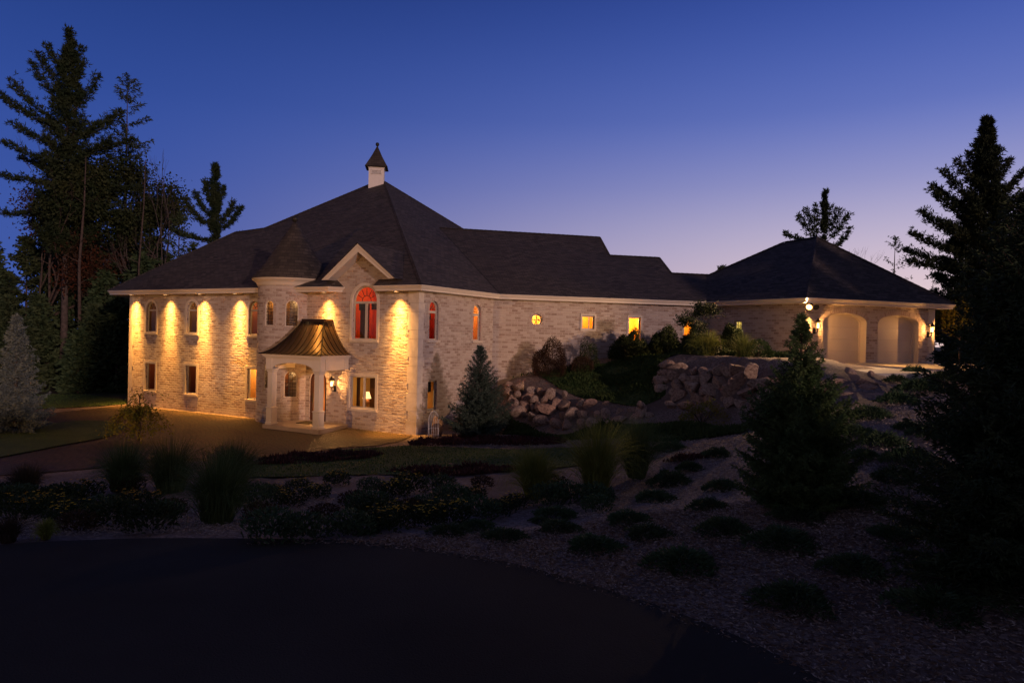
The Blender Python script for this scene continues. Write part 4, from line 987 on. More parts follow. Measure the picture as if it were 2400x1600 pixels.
# ------------------------------------------------------------------ vegetation
def conifer(name, loc, H, R, label, cat='tree', group=None, mat='spruce', kind='spruce', seed=0, base=.05, whorls=26, nb=9, twig=.1, cl=.12, cw=.03, up=-.1, droop=.25, power=.9, dens=1.0,
            bark='bark', limbs=(), trunk_r=None, lean=(0, 0), top_thin=1.0, gaps=0.0, tip=.06, sprig=7, prof=None):
    """needles sit on side twigs along every branch. R: radius at the base; shape follows (1-h)^power"""
    r = np.random.default_rng(seed); loc = np.array(loc, float); e = empty(name, loc, label, cat, group)
    tr_ = trunk_r or H * .012 + .02; PP = []; DD = []; br = MB()
    def tpos(h): return np.array([lean[0] * h * h, lean[1] * h * h, H * h])
    mb = MB(); hs = np.linspace(0, 1, 12); mb.tube([loc + tpos(h) - (0, 0, .1 if h == 0 else 0) for h in hs], [max(.006, tr_ * (1 - h) ** .85) for h in hs], 8)
    mb.build('trunk', M[bark], e)
    def branch(h, az, Lb, elev, curve, tw, wid=.2):
        n = max(4, int(Lb / tw)); t = np.linspace(0, 1, n + 1)[1:]
        d0 = np.array([math.cos(az), math.sin(az), 0]); sd = np.array([-math.sin(az), math.cos(az), 0])
        ang = elev + curve * t; st = Lb / n
        pts = tpos(h) + np.cumsum(np.c_[np.outer(np.cos(ang) * st, d0[:2]), np.sin(ang) * st], 0)
        br.tube([loc + tpos(h)] + [loc + p for p in pts[::max(1, n // 4)]], list(np.linspace(max(.006, Lb * .012), .004, 1 + len(pts[::max(1, n // 4)]))), 3, cap=False)
        for i, (p, tt) in enumerate(zip(pts, t)):
            if kind == 'spruce':
                w = Lb * (.34 * (1 - tt) + .05) * (1 - gaps * r.random())
                for sg in (-1, 1):
                    m = max(1, int(w / tw * 1.4 * dens))
                    dd = nrm(d0 * .75 + sd * sg * .8 + np.array([0, 0, r.normal(-.05, .12)]))
                    q = p + dd * np.linspace(0, w, m)[:, None] + r.normal(0, tw * .25, (m, 3))
                    for k in range(sprig): PP.append(q + r.normal(0, cl * .15, (m, 3))); DD.append(np.tile(dd, (m, 1)) + r.normal(0, .55, (m, 3)))
                for k in range(3): PP.append(p[None] + r.normal(0, .01, (1, 3))); DD.append(d0[None] + r.normal(0, .5, (1, 3)))
            else:      # pine: tufts of long needles standing up along the limb, more of them outwards
                if tt < .22: continue
                w = Lb * wid * math.sin(min(1, tt * 1.15) * PI * .8) + .10
                m = max(2, int(5.5 * dens * (1 + w * 1.2)))
                q = p + sd * r.normal(0, w * .55, (m, 1)) + np.array([0, 0, 1]) * np.abs(r.normal(0, w * .3 + .05, (m, 1))) + d0 * r.normal(0, st * .6, (m, 1))
                for k in range(sprig):
                    PP.append(q); DD.append(nrm(r.normal(0, .75, (m, 3)) + np.array([0, 0, .75]) + d0 * .5))
    for i in range(whorls):
        h = base + (1 - base) * ((i + .3 * r.random()) / whorls) ** .92
        if h > .985: continue
        Rh = R * max(0, 1 - (h - base) / (1 - base)) ** power
        if prof: Rh = float(np.interp(h, *prof))
        k = max(3, int(nb * (.55 + .45 * (1 - h))))
        for j in range(k):
            if r.random() < gaps * .5: continue
            Lb = Rh * r.uniform(.72, 1.12) + tip * H * .25
            branch(h + r.uniform(-.4, .4) / whorls, 2 * PI * (j + r.random() * .6) / k + i * 1.1, Lb, up + h * .75 + r.normal(0, .06), -droop * (1 - h) + (.5 if kind == 'pine' else .18), twig)
    for (h, az, Lb, el, cv) in limbs: branch(h, math.radians(az), Lb, math.radians(el), math.radians(cv), twig, .085)
    # leader
    m = 14; q = tpos(.93) + (tpos(1.0) - tpos(.93)) * np.linspace(0, 1, m)[:, None]
    for k in range(8): PP.append(q); DD.append(r.normal(0, .6, (m, 3)) + [0, 0, .7])
    P = np.concatenate(PP); D = np.concatenate(DD)
    V = cards(P, D, cl * r.uniform(.6, 1.25, len(P)), cw, r)
    quads_obj('crown', V, M[mat], e); br.build('branches', M[bark], e)
    return e
def skeleton(r, p, d, L_, rad, depth, out, spread=.6, upw=.15, split=(2, 3), shrink=.72, wob=.12):
    pts = [p]; n = 4
    for i in range(n):
        d = nrm(d + r.normal(0, wob, 3) + [0, 0, upw * .25]); p = p + d * L_ / n; pts.append(p)
    out.append((pts, rad, rad * .62, depth))
    if depth <= 0: return
    for k in range(r.integers(split[0], split[1] + 1)):
        nd = nrm(d + r.normal(0, spread, 3) + [0, 0, upw]); skeleton(r, p if k or r.random() < .7 else pts[-2], nd, L_ * shrink * r.uniform(.8, 1.15), rad * .6, depth - 1, out, spread, upw, split, shrink, wob)
def broadleaf(name, loc, H, label, seed, mat='leaf', leaves=9000, lsize=.16, depth=5, spread=.5, trunk=.3, group=None, bark='bark', rad=None, sway=.35, bare=False, upw=.2, cat='tree', split=(2, 3), wide=1.0, squash=1.0, shrink=.74):
    r = np.random.default_rng(seed); loc = np.array(loc, float); e = empty(name, loc, label, cat, group); out = []
    rad = rad or H * .016
    skeleton(r, np.zeros(3), np.array([0, 0, 1.]), H * trunk, rad, depth, out, spread, upw, split, shrink)
    allp = np.array([p for o in out for p in o[0]]); k = H / allp[:, 2].max(); S = np.array([k * wide, k * wide, k])
    tk = MB(); bm = MB(); tk.tube([loc + p * S for p in out[0][0]], list(np.linspace(out[0][1], out[0][2], 5)), 8)
    for pts, a, b, dp in out[1:]: bm.tube([loc + p * S for p in pts], list(np.linspace(a, b, 5)), 4 if dp > 1 else 3, cap=False)
    tk.build('trunk', M[bark], e); bm.build('branches', M[bark], e)
    if not bare:
        tips = [(np.array(pts)) for pts, a, b, dp in out if dp <= 1]; T = np.concatenate(tips) * S
        c = T[r.integers(0, len(T), leaves)] + r.normal(0, sway, (leaves, 3)) * [1, 1, .7]
        V = cards(c, r.normal(0, 1, (leaves, 3)) + [0, 0, -.3], lsize * r.uniform(.6, 1.3, leaves), lsize * .55, r); quads_obj('crown', V, M[mat], e)
    return e
def gz_(x, y): return float(terr(np.array([x]), np.array([y]))[0])
def onground(px, py, lo=4.5, hi=70):          # where a sight line meets the ground
    Y = np.linspace(lo, hi, 1400); rr_ = ray(px, py); z = CZ + rr_[2] * Y; g = terr(rr_[0] * Y, Y)
    b = np.nonzero(z <= g + .01)[0]; y = Y[b[0]] if len(b) else hi
    return (rr_[0] * y, y, gz_(rr_[0] * y, y))
def base_at(px, Y): x = ray(px, 790)[0] * Y; return (x, Y, gz_(x, Y) - .05)
def top_h(px, py, Y, b): return at(px, py, Y)[2] - b[2]

# tall trees left of the house
b = base_at(150, 47); H = top_h(150, 90, 47, b)
limbs = [(.73, 182, 5.6, 14, 26), (.58, 182, 4.4, -5, 20), (.56, 5, 4.4, -5, 20), (.5, 185, 4.0, -12, 15), (.5, -5, 4.0, -10, 15), (.63, 200, 3.8, 5, 25), (.64, -20, 4, 5, 25), (.74, 190, 4.4, 22, 34), (.80, 185, 3.6, 32, 34), (.84, 175, 3.4, 36, 30), (.88, 180, 2.6, 44, 24), (.78, 5, 3.2, 38, 32), (.84, -10, 2.2, 50, 20), (.70, 0, 4.0, 15, 30), (.68, 180, 4.0, 10, 25), (.72, 60, 3.5, 20, 25), (.91, 10, 1.6, 55, 15), (.66, 0, 4.5, 5, 20), (.62, 170, 3.6, 0, 25)]
conifer('pine_tree', b, H, 2.3, 'tallest pine, left of the house, with long upswept limbs and a bare lower trunk', kind='pine', mat='pine', seed=1, base=.36, whorls=24, nb=7, twig=.26, cl=.30, cw=.06, up=.1, droop=.1, power=.8, limbs=limbs, trunk_r=.26, bark='bark_pale', dens=1.5, sprig=7)
b = base_at(288, 50); H = top_h(285, 184, 50, b)
conifer('spruce_tree', b, H, 2.9, 'tall dark spruce between the tallest pine and the house roof', seed=2, base=.12, whorls=34, nb=8, twig=.24, cl=.30, cw=.07, up=-.25, droop=-.1, power=.55, gaps=.55, sprig=4, trunk_r=.2, mat='spruce')
b = base_at(225, 52); broadleaf('maple_tree', b, top_h(225, 395, 52, b), 'broad green tree filling the gap between the tall pine and the spruce', 3, leaves=16000, lsize=.24, spread=.36, sway=.55, wide=.8)
b = base_at(350, 51); broadleaf('maple_tree', b, top_h(350, 385, 51, b), 'green tree turning gold to the right of the tall spruce', 14, mat='leaf', leaves=9000, lsize=.22, spread=.3, sway=.5, wide=.5)
b = base_at(120, 49); broadleaf('maple_tree', b, top_h(120, 430, 49, b), 'rust red autumn tree low beside the tall pine trunk', 5, mat='leaf_red', leaves=8000, lsize=.2, spread=.45, sway=.5, wide=.7)
b = base_at(30, 46); broadleaf('bare_tree', b, top_h(25, 300, 46, b), 'leafless tree at the far left edge', 6, bare=True, depth=6, spread=.34, bark='bark', wide=.8, rad=.16)
b = base_at(392, 48); broadleaf('bare_tree', b, top_h(392, 345, 48, b), 'leafless tree rising between the spruce and the roof edge', 7, bare=True, depth=6, spread=.30, wide=.55, rad=.15, bark='bark_pale')
b = base_at(415, 49); conifer('spruce_tree', b, top_h(395, 500, 49, b), 1.8, 'small conifer low against the left roof slope', seed=8, base=.1, whorls=22, nb=6, twig=.3, cl=.3, cw=.08, power=.6, gaps=.4, sprig=4)
b = base_at(498, 62); H = top_h(490, 385, 62, b)
limbs = [(.68, 182, 3.6, 22, 42), (.72, 176, 3.0, 36, 34), (.66, 0, 3.3, 20, 50), (.70, 5, 2.6, 28, 48), (.62, 182, 3.4, 4, 14), (.60, 2, 2.4, 10, 30), (.78, 180, 2.5, 55, 26), (.78, 0, 2.0, 58, 20), (.84, 178, 1.5, 66, 14)]
conifer('pine_tree', b, H, 1.0, 'lone pine rising behind the left roof slope', kind='pine', mat='pine', seed=9, base=.42, whorls=15, nb=5, twig=.22, cl=.30, cw=.07, up=.5, droop=0, power=.5, limbs=limbs, dens=1.8, sprig=7)
# dark woods behind
rw = np.random.default_rng(44)
woods = [(-60, 52, 500, 0), (10, 54, 640, 0), (60, 50, 560, 0), (105, 58, 520, 1), (170, 49, 650, 0), (205, 56, 560, 1), (245, 47, 640, 0), (300, 55, 580, 1), (330, 47, 600, 0), (360, 52, 560, 0), (275, 45, 700, 0), (20, 47, 700, 0), (90, 46, 700, 0), (140, 54, 600, 0), (-20, 49, 600, 0), (220, 45, 720, 0), (60, 44, 760, 0), (330, 44.5, 760, 0), (-110, 50, 480, 0), (185, 44, 780, 0)]
words = 'standing in the dark woods left of the house'
for i, (px, Y, ty, k) in enumerate(woods):
    b = base_at(px, Y); H = max(2, top_h(px, ty, Y, b))
    if k == 0: conifer('spruce_tree', b, H, min(3.4, H * .27), 'dark spruce ' + words, group='dark spruces in the woods left of the house', seed=60 + i, base=.03, whorls=int(14 + H), nb=8, twig=.36, cl=.42, cw=.14, power=.7, gaps=.3, sprig=4)
    else: broadleaf('forest_tree', b, H, 'dense green broadleaf tree ' + words, 60 + i, group='broadleaf trees in the woods left of the house', leaves=7000, lsize=.36, spread=.45, sway=.7, depth=4)
for i, (px, Y, r_) in enumerate(((182, 45, .13), (112, 47.5, .11), (322, 46, .09))):
    b = base_at(px, Y); b0 = np.array(b); m_ = MB(); m_.tube([b0 + [0, 0, -.1], b0 + [.12, 0, 4], b0 + [-.05, .1, 8], b0 + [.2, .1, 12], b0 + [.25, .1, 15]], [r_, r_ * .85, r_ * .7, r_ * .45, .02], 7)
    for k in range(9): h_ = 3 + k * 1.3; a_ = k * 2.4; m_.tube([b0 + [.05, .05, h_], b0 + [math.cos(a_) * .9, math.sin(a_) * .9, h_ + .5]], [.03, .008], 3, cap=False)
    o = m_.build('tree_trunk', M['bark']); tag(o, 'slender bare trunk standing at the edge of the dark woods', 'tree', 'slender trunks at the edge of the woods')

# right side
b = base_at(1925, 56); H = top_h(1928, 462, 56, b)
limbs = [(.70, 180, 3.0, 30, 34), (.73, 178, 2.7, 44, 28), (.77, 182, 2.2, 60, 18), (.71, 0, 2.9, 30, 40), (.74, 2, 2.5, 46, 30), (.79, 0, 1.9, 64, 16), (.70, 182, 3.2, -6, 36), (.66, 0, 2.8, 2, 75)]
conifer('pine_tree', b, H, .35, 'rounded pine peeking over the garage roof peak', kind='pine', mat='pine', seed=20, base=.66, whorls=8, nb=4, twig=.24, cl=.30, cw=.075, up=.9, droop=0, power=.4, limbs=limbs, dens=1.3, sprig=6)
b = base_at(1968, 58); broadleaf('bare_tree', b, top_h(1968, 575, 58, b), 'twiggy leafless tree just above the right slope of the garage roof', 21, bare=True, depth=5, spread=.4, rad=.08)
b = base_at(2092, 62); conifer('spruce_tree', b, top_h(2088, 556, 62, b), 2.0, 'sparse young spruce beyond the right slope of the garage roof', seed=22, base=.3, whorls=14, nb=5, twig=.3, cl=.24, cw=.06, power=.6, gaps=.75, sprig=2)
b = base_at(2300, 41); H = top_h(2295, 278, 41, b)
limbs = [(.36, 182, 4.4, 0, 16), (.38, 160, 4.2, 6, 20), (.42, 178, 4.3, 8, 22), (.46, 200, 3.8, 10, 22), (.48, 180, 4.1, 14, 24), (.55, 181, 3.7, 20, 26), (.60, 160, 3.2, 22, 24), (.62, 183, 3.3, 28, 26), (.68, 178, 2.6, 38, 24), (.74, 182, 1.9, 48, 20), (.80, 176, 1.3, 56, 15), (.40, 0, 4.2, 6, 20), (.46, -5, 4.0, 10, 22), (.52, 4, 3.7, 16, 24), (.58, 0, 3.3, 22, 24), (.64, -4, 2.9, 30, 24), (.70, 3, 2.3, 42, 20), (.77, 0, 1.5, 54, 16)]
conifer('pine_tree', b, H, 2.7, 'big dark pine right of the garage with long swept limbs', kind='pine', mat='pine', seed=23, base=.18, whorls=24, nb=7, twig=.22, cl=.26, cw=.06, up=.1, droop=.1, power=.9, limbs=limbs, trunk_r=.22, dens=2.0, sprig=6)
right = [(2215, 47, 735, 1), (2250, 44, 690, 0), (2330, 46, 560, 0), (2395, 42, 520, 0), (2420, 38, 560, 0), (2280, 38.5, 760, 0), (2345, 37, 720, 0), (2195, 50, 720, 1), (2460, 40, 480, 0), (2240, 40, 800, 0), (2390, 35, 760, 0)]
for i, (px, Y, ty, k) in enumerate(right):
    b = base_at(px, Y); H = max(2, top_h(px, ty, Y, b))
    if k == 0: conifer('spruce_tree', b, H, min(2.9, H * .28), 'dark spruce in the woods beyond the right end of the garage', group='dark spruces right of the garage', seed=90 + i, base=.03, whorls=int(14 + H), nb=8, twig=.32, cl=.36, cw=.11, power=.7, gaps=.3, sprig=4)
    else: broadleaf('forest_tree', b, H, 'rusty broadleaf tree in the woods just past the garage corner', 90 + i, group='rusty trees past the garage', mat='leaf_red', leaves=5000, lsize=.3, spread=.45, sway=.6, depth=4)
b = base_at(2250, 36.5); broadleaf('forest_tree', b, 3.2, 'low leafy sapling catching lamp light right of the garage', 130, mat='leaf_gold', leaves=1500, lsize=.2, spread=.5, sway=.3, depth=3, rad=.04)
for i, (px, Y, ty) in enumerate(((1693, 60, 628), (450, 66, 570))):
    b = base_at(px, Y); conifer('spruce_tree', b, top_h(px, ty, Y, b), 2.0, ('tip of a spruce behind the roof left of the garage', 'tip of a conifer just above the left roof slope')[i], seed=140 + i, base=.3, whorls=18, nb=6, twig=.3, cl=.3, cw=.09, power=.7, sprig=4)

# garden conifers
b = onground(35, 1012); b = (b[0], b[1], b[2] - .05); H = top_h(12, 738, b[1], b)
conifer('blue_spruce', b, H, 1.4, 'pale blue spruce at the left edge of the picture', seed=30, mat='blue_spruce', base=.02, whorls=26, nb=10, twig=.12, cl=.14, cw=.028, up=-.05, droop=-.15, power=.95, gaps=.25, tip=.03, sprig=7)
b = onground(1122, 1022); b = (b[0], b[1], b[2] - .05); H = top_h(1125, 812, b[1], b)
conifer('blue_spruce', b, H, 1.5, 'grey green spruce in front of the right wing wall', seed=31, mat='center_spruce', base=.02, whorls=21, nb=11, twig=.08, cl=.10, cw=.02, up=.1, droop=-.2, power=.85, gaps=.3, tip=.035, sprig=8)
b = onground(1868, 1188); b = (b[0], b[1], b[2] - .05); H = top_h(1872, 738, b[1], b)
conifer('spruce_tree', b, H, .92, 'upright spruce lit from behind in front of the garage', seed=32, mat='spruce_green', base=.02, whorls=32, nb=14, twig=.047, cl=.055, cw=.013, up=.05, droop=-.2, gaps=.3, sprig=8, tip=.0, prof=([0, .18, .4, .54, .62, .74, .86, 1], [.84, .95, .84, .64, .40, .30, .17, .02]), limbs=[(.58, 5, .62, 18, 25), (.55, -12, .66, 12, 20), (.62, 178, .5, 25, 25), (.68, 0, .45, 35, 20), (.78, 10, .30, 45, 10), (.62, 200, .5, 20, 20)])
def mound(name, loc, R, Hm, label, cat, mat, seed, n, cl, cw, group=None, out=1.0, build_trunk=True):
    r = np.random.default_rng(seed); e = empty(name, loc, label, cat, group)
    u = nrm(r.normal(size=(n, 3))); u[:, 2] = np.abs(u[:, 2]); lump = 1 + .10 * np.sin(u @ (r.normal(size=(3, 4)) * 3.5) + r.uniform(0, 6, 4)).sum(1)
    rr_ = r.uniform(.55, 1, n) ** .5
    P = u * [R, R, Hm] * (lump * rr_)[:, None] * .92
    V = cards(P + np.array(loc), u * out + r.normal(0, .45, (n, 3)) + [0, 0, .15], cl * r.uniform(.6, 1.3, n), cw, r); quads_obj('foliage', V, M[mat], e, org=np.zeros(3)) if 0 else quads_obj('foliage', V - np.array(loc), M[mat], e)
    if build_trunk:
        m_ = MB()
        for k in range(9):
            a = r.uniform(0, 2 * PI); m_.tube([np.array(loc) + [0, 0, -.05], np.array(loc) + [math.cos(a) * R * .3, math.sin(a) * R * .3, Hm * .4], np.array(loc) + [math.cos(a) * R * .6, math.sin(a) * R * .6, Hm * .6]], [.02, .014, .006], 4)
        m_.build('stems', M['bark'], e)
    return e
gb = (5.05, 6.9); conifer('spruce_tree', (gb[0], gb[1], gz_(*gb) - .05), 3.75, 1.22, 'very dark spruce at the right edge of the foreground', seed=34, mat='spruce', base=.01, whorls=34, nb=13, twig=.075, cl=.075, cw=.016, up=-.05, droop=-.1, power=.62, sprig=7)
# small trees
b = onground(1680, 838, 20); b = base_at(1690, 31.0)
broadleaf('small_tree', b, top_h(1690, 712, 31.0, b), 'small spreading garden tree in front of the gallery wall', 40, mat='shrub', leaves=3800, lsize=.09, depth=5, spread=.7, upw=.05, rad=.05, sway=.13, trunk=.36, wide=1.25)
b = onground(325, 1032)
def weeping(loc):
    r = np.random.default_rng(9); e = empty('weeping_tree', loc, 'small weeping crab tree with gold leaves beside the cobbled forecourt', 'tree'); L0 = np.array(loc); t = MB(); t.tube([L0, L0 + [.03, 0, .55], L0 + [-.03, 0, 1.1], L0 + [0.02, 0, 1.75]], [.05, .04, .03, .015], 7); t.build('trunk', M['bark'], e)
    bm = MB(); P = []
    for k in range(34):
        a = r.uniform(0, 2 * PI); Lb = r.uniform(.5, 1.2); h0 = r.uniform(.75, 1.15) if k > 5 else r.uniform(1.3, 1.7)
        pts = [L0 + [0, 0, h0] + np.array([math.cos(a) * Lb * t_, math.sin(a) * Lb * t_, .28 * math.sin(t_ * PI) - (.55 if k > 5 else .25) * t_ ** 2]) for t_ in np.linspace(0, 1, 7)]
        bm.tube(pts, list(np.linspace(.012, .004, 7)), 3, cap=False); P += pts[2:] * (3 if k > 5 else 1)
    bm.build('branches', M['bark'], e); P = np.array(P); P = P[r.integers(0, len(P), 2200)] + r.normal(0, .09, (2200, 3))
    quads_obj('crown', cards(P, r.normal(0, 1, (2200, 3)) + [0, 0, -.6], .10, .055, r), M['leaf_gold'], e, org=L0)
weeping(b)
# shrubs along the right wing
def shrub(px, py, w, h, Y, label, mat='shrub', seed=0, leaf=.07, n=11000, name='shrub'):
    b = base_at(px, Y) if Y else onground(px, py, 15); k = 1650 / b[1]
    x, y, z = b; return mound(name, (x, y, z), w / k / 2, h / k, label, 'shrub', mat, seed, n, leaf, leaf * .42)
shrub(1288, 0, 86, 78, 33.2, 'rounded dark red yew like shrub by the gallery wall above the boulders', 'shrub_red', 51, name='clipped_shrub')
shrub(1376, 0, 62, 60, 34.2, 'small dark shrub on the slope second from the boulder wall end', 'shrub', 52, n=3000)
shrub(1362, 0, 64, 40, 33.2, 'low burgundy shrub below the small dark shrub on the slope', 'shrub_red', 53, n=2500)
shrub(1476, 0, 92, 72, 34.6, 'leafy green shrub under the tall lit window', 'shrub', 54, .10)
shrub(1556, 0, 90, 70, 34.8, 'leafy shrub left of the orange window', 'shrub', 55, .10)
shrub(1628, 0, 76, 66, 34.6, 'leafy shrub right below the orange window', 'shrub', 56, .10)
shrub(1710, 0, 70, 76, 32.2, 'leafy shrub just right of the small garden tree', 'shrub', 57, .09)
shrub(1650, 0, 120, 40, 31.6, 'wide low shrub at the foot of the small garden tree', 'shrub', 58, .08)
shrub(1775, 0, 90, 34, 28.5, 'low green shrub behind the top of the upper boulder wall', 'cover', 59, .08, 3000)
shrub(1650, 0, 120, 56, 25.2, 'loose variegated shrub in front of the upper boulder wall', 'leaf_gold', 60, .08, 1600, name='variegated_shrub')
shrub(1190, 0, 44, 50, 29.6, 'small dark shrub between the spruce and the lower boulder wall', 'shrub', 61, .07, 1600)

# ornamental grasses
def ograss(loc, w, h, label, seed, mat='grassblade', n=1500, blade=.012, group=None):
    r = np.random.default_rng(seed); e = empty('ornamental_grass', loc, label, 'grass clump', group)
    a = r.uniform(0, 2 * PI, n); b0 = r.uniform(0, .22, n) * w; lean = np.abs(r.normal(0, .62, n)) ; Lb = h * r.uniform(.65, 1.12, n)
    d = np.c_[np.cos(a), np.sin(a)]; B = np.c_[d * b0[:, None], np.zeros(n)]; segs = []; S = np.c_[-d[:, 1], d[:, 0], np.zeros(n)] * blade / 2
    S = nrm(S + r.normal(0, .4, S.shape) * blade) * blade / 2; p = B; ang = PI / 2 - lean * .35
    for k in range(4):
        q = p + np.c_[d * (np.cos(ang) * Lb / 4)[:, None], np.sin(ang) * Lb / 4]; w0, w1 = 1 - k * .2, 1 - (k + 1) * .22
        segs.append(np.stack([p - S * w0, p + S * w0, q + S * w1, q - S * w1], 1)); p = q; ang = ang - lean * (.28 + .3 * k)
    quads_obj('blades', np.concatenate(segs), M[mat], e); 
    m_ = MB()
    for k in range(30):
        aa = r.uniform(0, 2 * PI); rr_ = r.uniform(0, .2) * w; m_.tube([np.array(loc) + [math.cos(aa) * rr_, math.sin(aa) * rr_, 0], np.array(loc) + [math.cos(aa) * rr_ * 1.5, math.sin(aa) * rr_ * 1.5, h * .3]], [.006, .004], 3)
    m_.build('stems', M['dry'], e); return e
for i, (px, py, w, h, mt, lb) in enumerate([(1397, 1150, 118, 160, 'grassblade', 'tall bright green ornamental grass, left one of the pair in mid garden'), (1492, 1118, 92, 132, 'blade_dark', 'tall dark ornamental grass, right one of the pair in mid garden'),
        (1252, 1165, 96, 112, 'grassblade', 'wispy ornamental grass left of the tall pair'), (290, 1148, 120, 112, 'blade_dark', 'wide dark ornamental grass under the weeping tree, left half'),
        (400, 1150, 130, 118, 'blade_dark', 'wide dark ornamental grass under the weeping tree, right half'), (510, 1222, 150, 165, 'blade_dark', 'large feathery ornamental grass nearest the drive on the left'),
        (545, 1130, 150, 96, 'blade_dark', 'ornamental grass behind the large feathery one'), (20, 1268, 70, 60, 'dry', 'dry grass tuft at the left edge by the asphalt'), (108, 1262, 40, 44, 'grassblade', 'small yellow green grass tuft by the asphalt'),
        (1655, 872, 90, 56, 'grassblade', 'ornamental grass in front of the small garden tree'), (1745, 872, 70, 54, 'grassblade', 'ornamental grass above the middle of the upper boulder wall'), (60, 1150, 90, 60, 'dry', 'brown seed headed grass at the left edge of the bed')]):
    b = onground(px, py, 5) if i not in (9, 10) else base_at(px, 29.8 - (i == 10) * 1.4); k = 1650 / b[1]
    ograss(b, w / k, h / k * 1.05, lb, 70 + i, mt, 1700 if w > 80 else 600, .011 if b[1] < 18 else .02)
# junipers
def juniper_mesh(seed, n=2600):
    r = np.random.default_rng(seed); a = r.uniform(0, 2 * PI, n); m = r.random(n) ** .6; lobe = 1 + .22 * np.sin(a * 3 + seed) + .12 * np.sin(a * 7 + seed * 2) + .08 * np.sin(a * 13)
    x, y = np.cos(a) * m * lobe * .46, np.sin(a) * m * lobe * .46; z = .22 * (1 - m ** 2.2) * r.uniform(.3, 1, n) * (1 + .2 * np.sin(x * 14) * np.sin(y * 14))
    D = np.c_[np.cos(a) * .9, np.sin(a) * .9, r.uniform(.0, .9, n)] + r.normal(0, .35, (n, 3))
    V = cards(np.c_[x, y, z], D, .085 * r.uniform(.5, 1.3, n), .02, r); o = quads_obj('juniper', V, M['juniper']); return o
protos = [juniper_mesh(i) for i in range(5)]
jl = [(1032, 1232, 90), (1097, 1214, 70), (1158, 1243, 95), (1240, 1200, 46), (1275, 1193, 90), (1285, 1225, 95), (1365, 1268, 120), (1445, 1205, 100), (1490, 1237, 100), (1505, 1155, 90), (1540, 1118, 95), (1585, 1082, 60), (1630, 1172, 90),
      (1660, 1128, 85), (1665, 1228, 120), (1800, 1260, 145), (1570, 1312, 155), (1840, 1198, 110), (1965, 1320, 135), (1825, 1395, 165), (2155, 1415, 180), (1980, 1165, 120), (2060, 1238, 100), (2240, 1340, 190), (2000, 968, 90), (1970, 1003, 70),
      (2085, 990, 60), (2025, 1027, 95), (1985, 1052, 60), (2060, 1110, 100), (2060, 930, 80), (2100, 864, 60), (2060, 880, 50), (2110, 905, 90), (2085, 1070, 110), (1650, 1050, 60), (835, 1222, 110), (1385, 1150, 60), (2160, 1010, 110), (2170, 880, 70), (1540, 1040, 70)]
def jlabel(x, y, w):
    if y > 1290: return 'spreading juniper in the front row beside the asphalt, right of the curve'
    if y > 1180: return 'low juniper mound in the bark bed near the asphalt curve'
    if x > 1900: return 'low juniper clump on the slope below the concrete apron'
    return 'small juniper clump in the middle of the mulch bed'
JL = {}
for i, (x, y, w) in enumerate(jl):
    x /= .98; y /= .98; w /= .98; b = onground(x, y - w * .09, 4.5); o = protos[i % 5] if i < 5 else protos[i % 5].copy()
    if i >= 5: COL.objects.link(o)
    s_ = w / (1650 / b[1]) / .92; o.location = (b[0], b[1], b[2] - .01); o.rotation_euler = (0, 0, i * 2.4); o.scale = (s_, s_, s_ * (1.25 if y < 1150 else 1.0))
    tag(o, jlabel(x * .98, y * .98, w), 'juniper', jlabel(x * .98, y * .98, w).replace('spreading juniper', 'junipers').replace('low juniper mound', 'juniper mounds').replace('low juniper clump', 'juniper clumps').replace('small juniper clump', 'juniper clumps'))
# perennials in the bed
def perennial_mesh(seed, leafy, flower, red=False, n=700):
    r = np.random.default_rng(seed); a = r.uniform(0, 2 * PI, n); rad = r.random(n) ** .6 * .4; h = r.random(n) ** .7 * (.62 - rad * .5)
    P = np.c_[np.cos(a) * rad, np.sin(a) * rad, h]; V = cards(P, np.c_[np.cos(a) * .5, np.sin(a) * .5, np.full(n, .8)] + r.normal(0, .4, (n, 3)), .10, .035, r)
    e = bpy.data.objects.new('perennial', None); COL.objects.link(e); e.empty_display_size = .1; ORG[e] = np.zeros(3)
    quads_obj('foliage', V, M['shrub_red' if red else leafy], e)
    if flower:
        m = 26; a = r.uniform(0, 2 * PI, m); rad = r.random(m) ** .5 * .36; C0 = np.c_[np.cos(a) * rad, np.sin(a) * rad, r.uniform(.42, .66, m)]; F = []
        for c in C0:
            for k in range(6):
                t = k * PI / 3 + r.random() * .3; F.append((c, (math.cos(t), math.sin(t), .25)))
        P = np.array([f[0] for f in F]); D = np.array([f[1] for f in F]); F4 = cards(P, D, .034, .02, r); quads_obj('blossoms', F4, M['petal'], e)
    return e
pp = [perennial_mesh(1, 'shrub', True), perennial_mesh(2, 'juniper', False), perennial_mesh(3, 'shrub', False, True), perennial_mesh(4, 'shrub', False)]
plist = []
fl_ = [(700, 1150), (745, 1165), (680, 1185), (925, 1165), (955, 1150), (1190, 1195), (1165, 1205), (940, 1225), (905, 1240), (1005, 1230), (1050, 1225), (330, 1205), (300, 1180), (110, 1205), (160, 1225), (60, 1215), (200, 1170), (125, 1165), (1210, 1185), (1110, 1170), (790, 1135), (640, 1165)]
plist += [(x, y, 0) for x, y in fl_]
plist += [(x, y, 1) for x, y in [(640, 1262), (715, 1262), (820, 1250), (860, 1200), (990, 1195), (1060, 1185), (1120, 1215), (1290, 1180), (1330, 1175), (240, 1200), (40, 1175), (385, 1215), (1030, 1150), (870, 1150), (600, 1180), (1400, 1195), (1395, 1175)]]
plist += [(x, y, 2) for x, y in [(610, 1215), (760, 1215), (830, 1185), (960, 1200), (1290, 1150), (300, 1150), (400, 1205), (1130, 1140), (180, 1240)]]
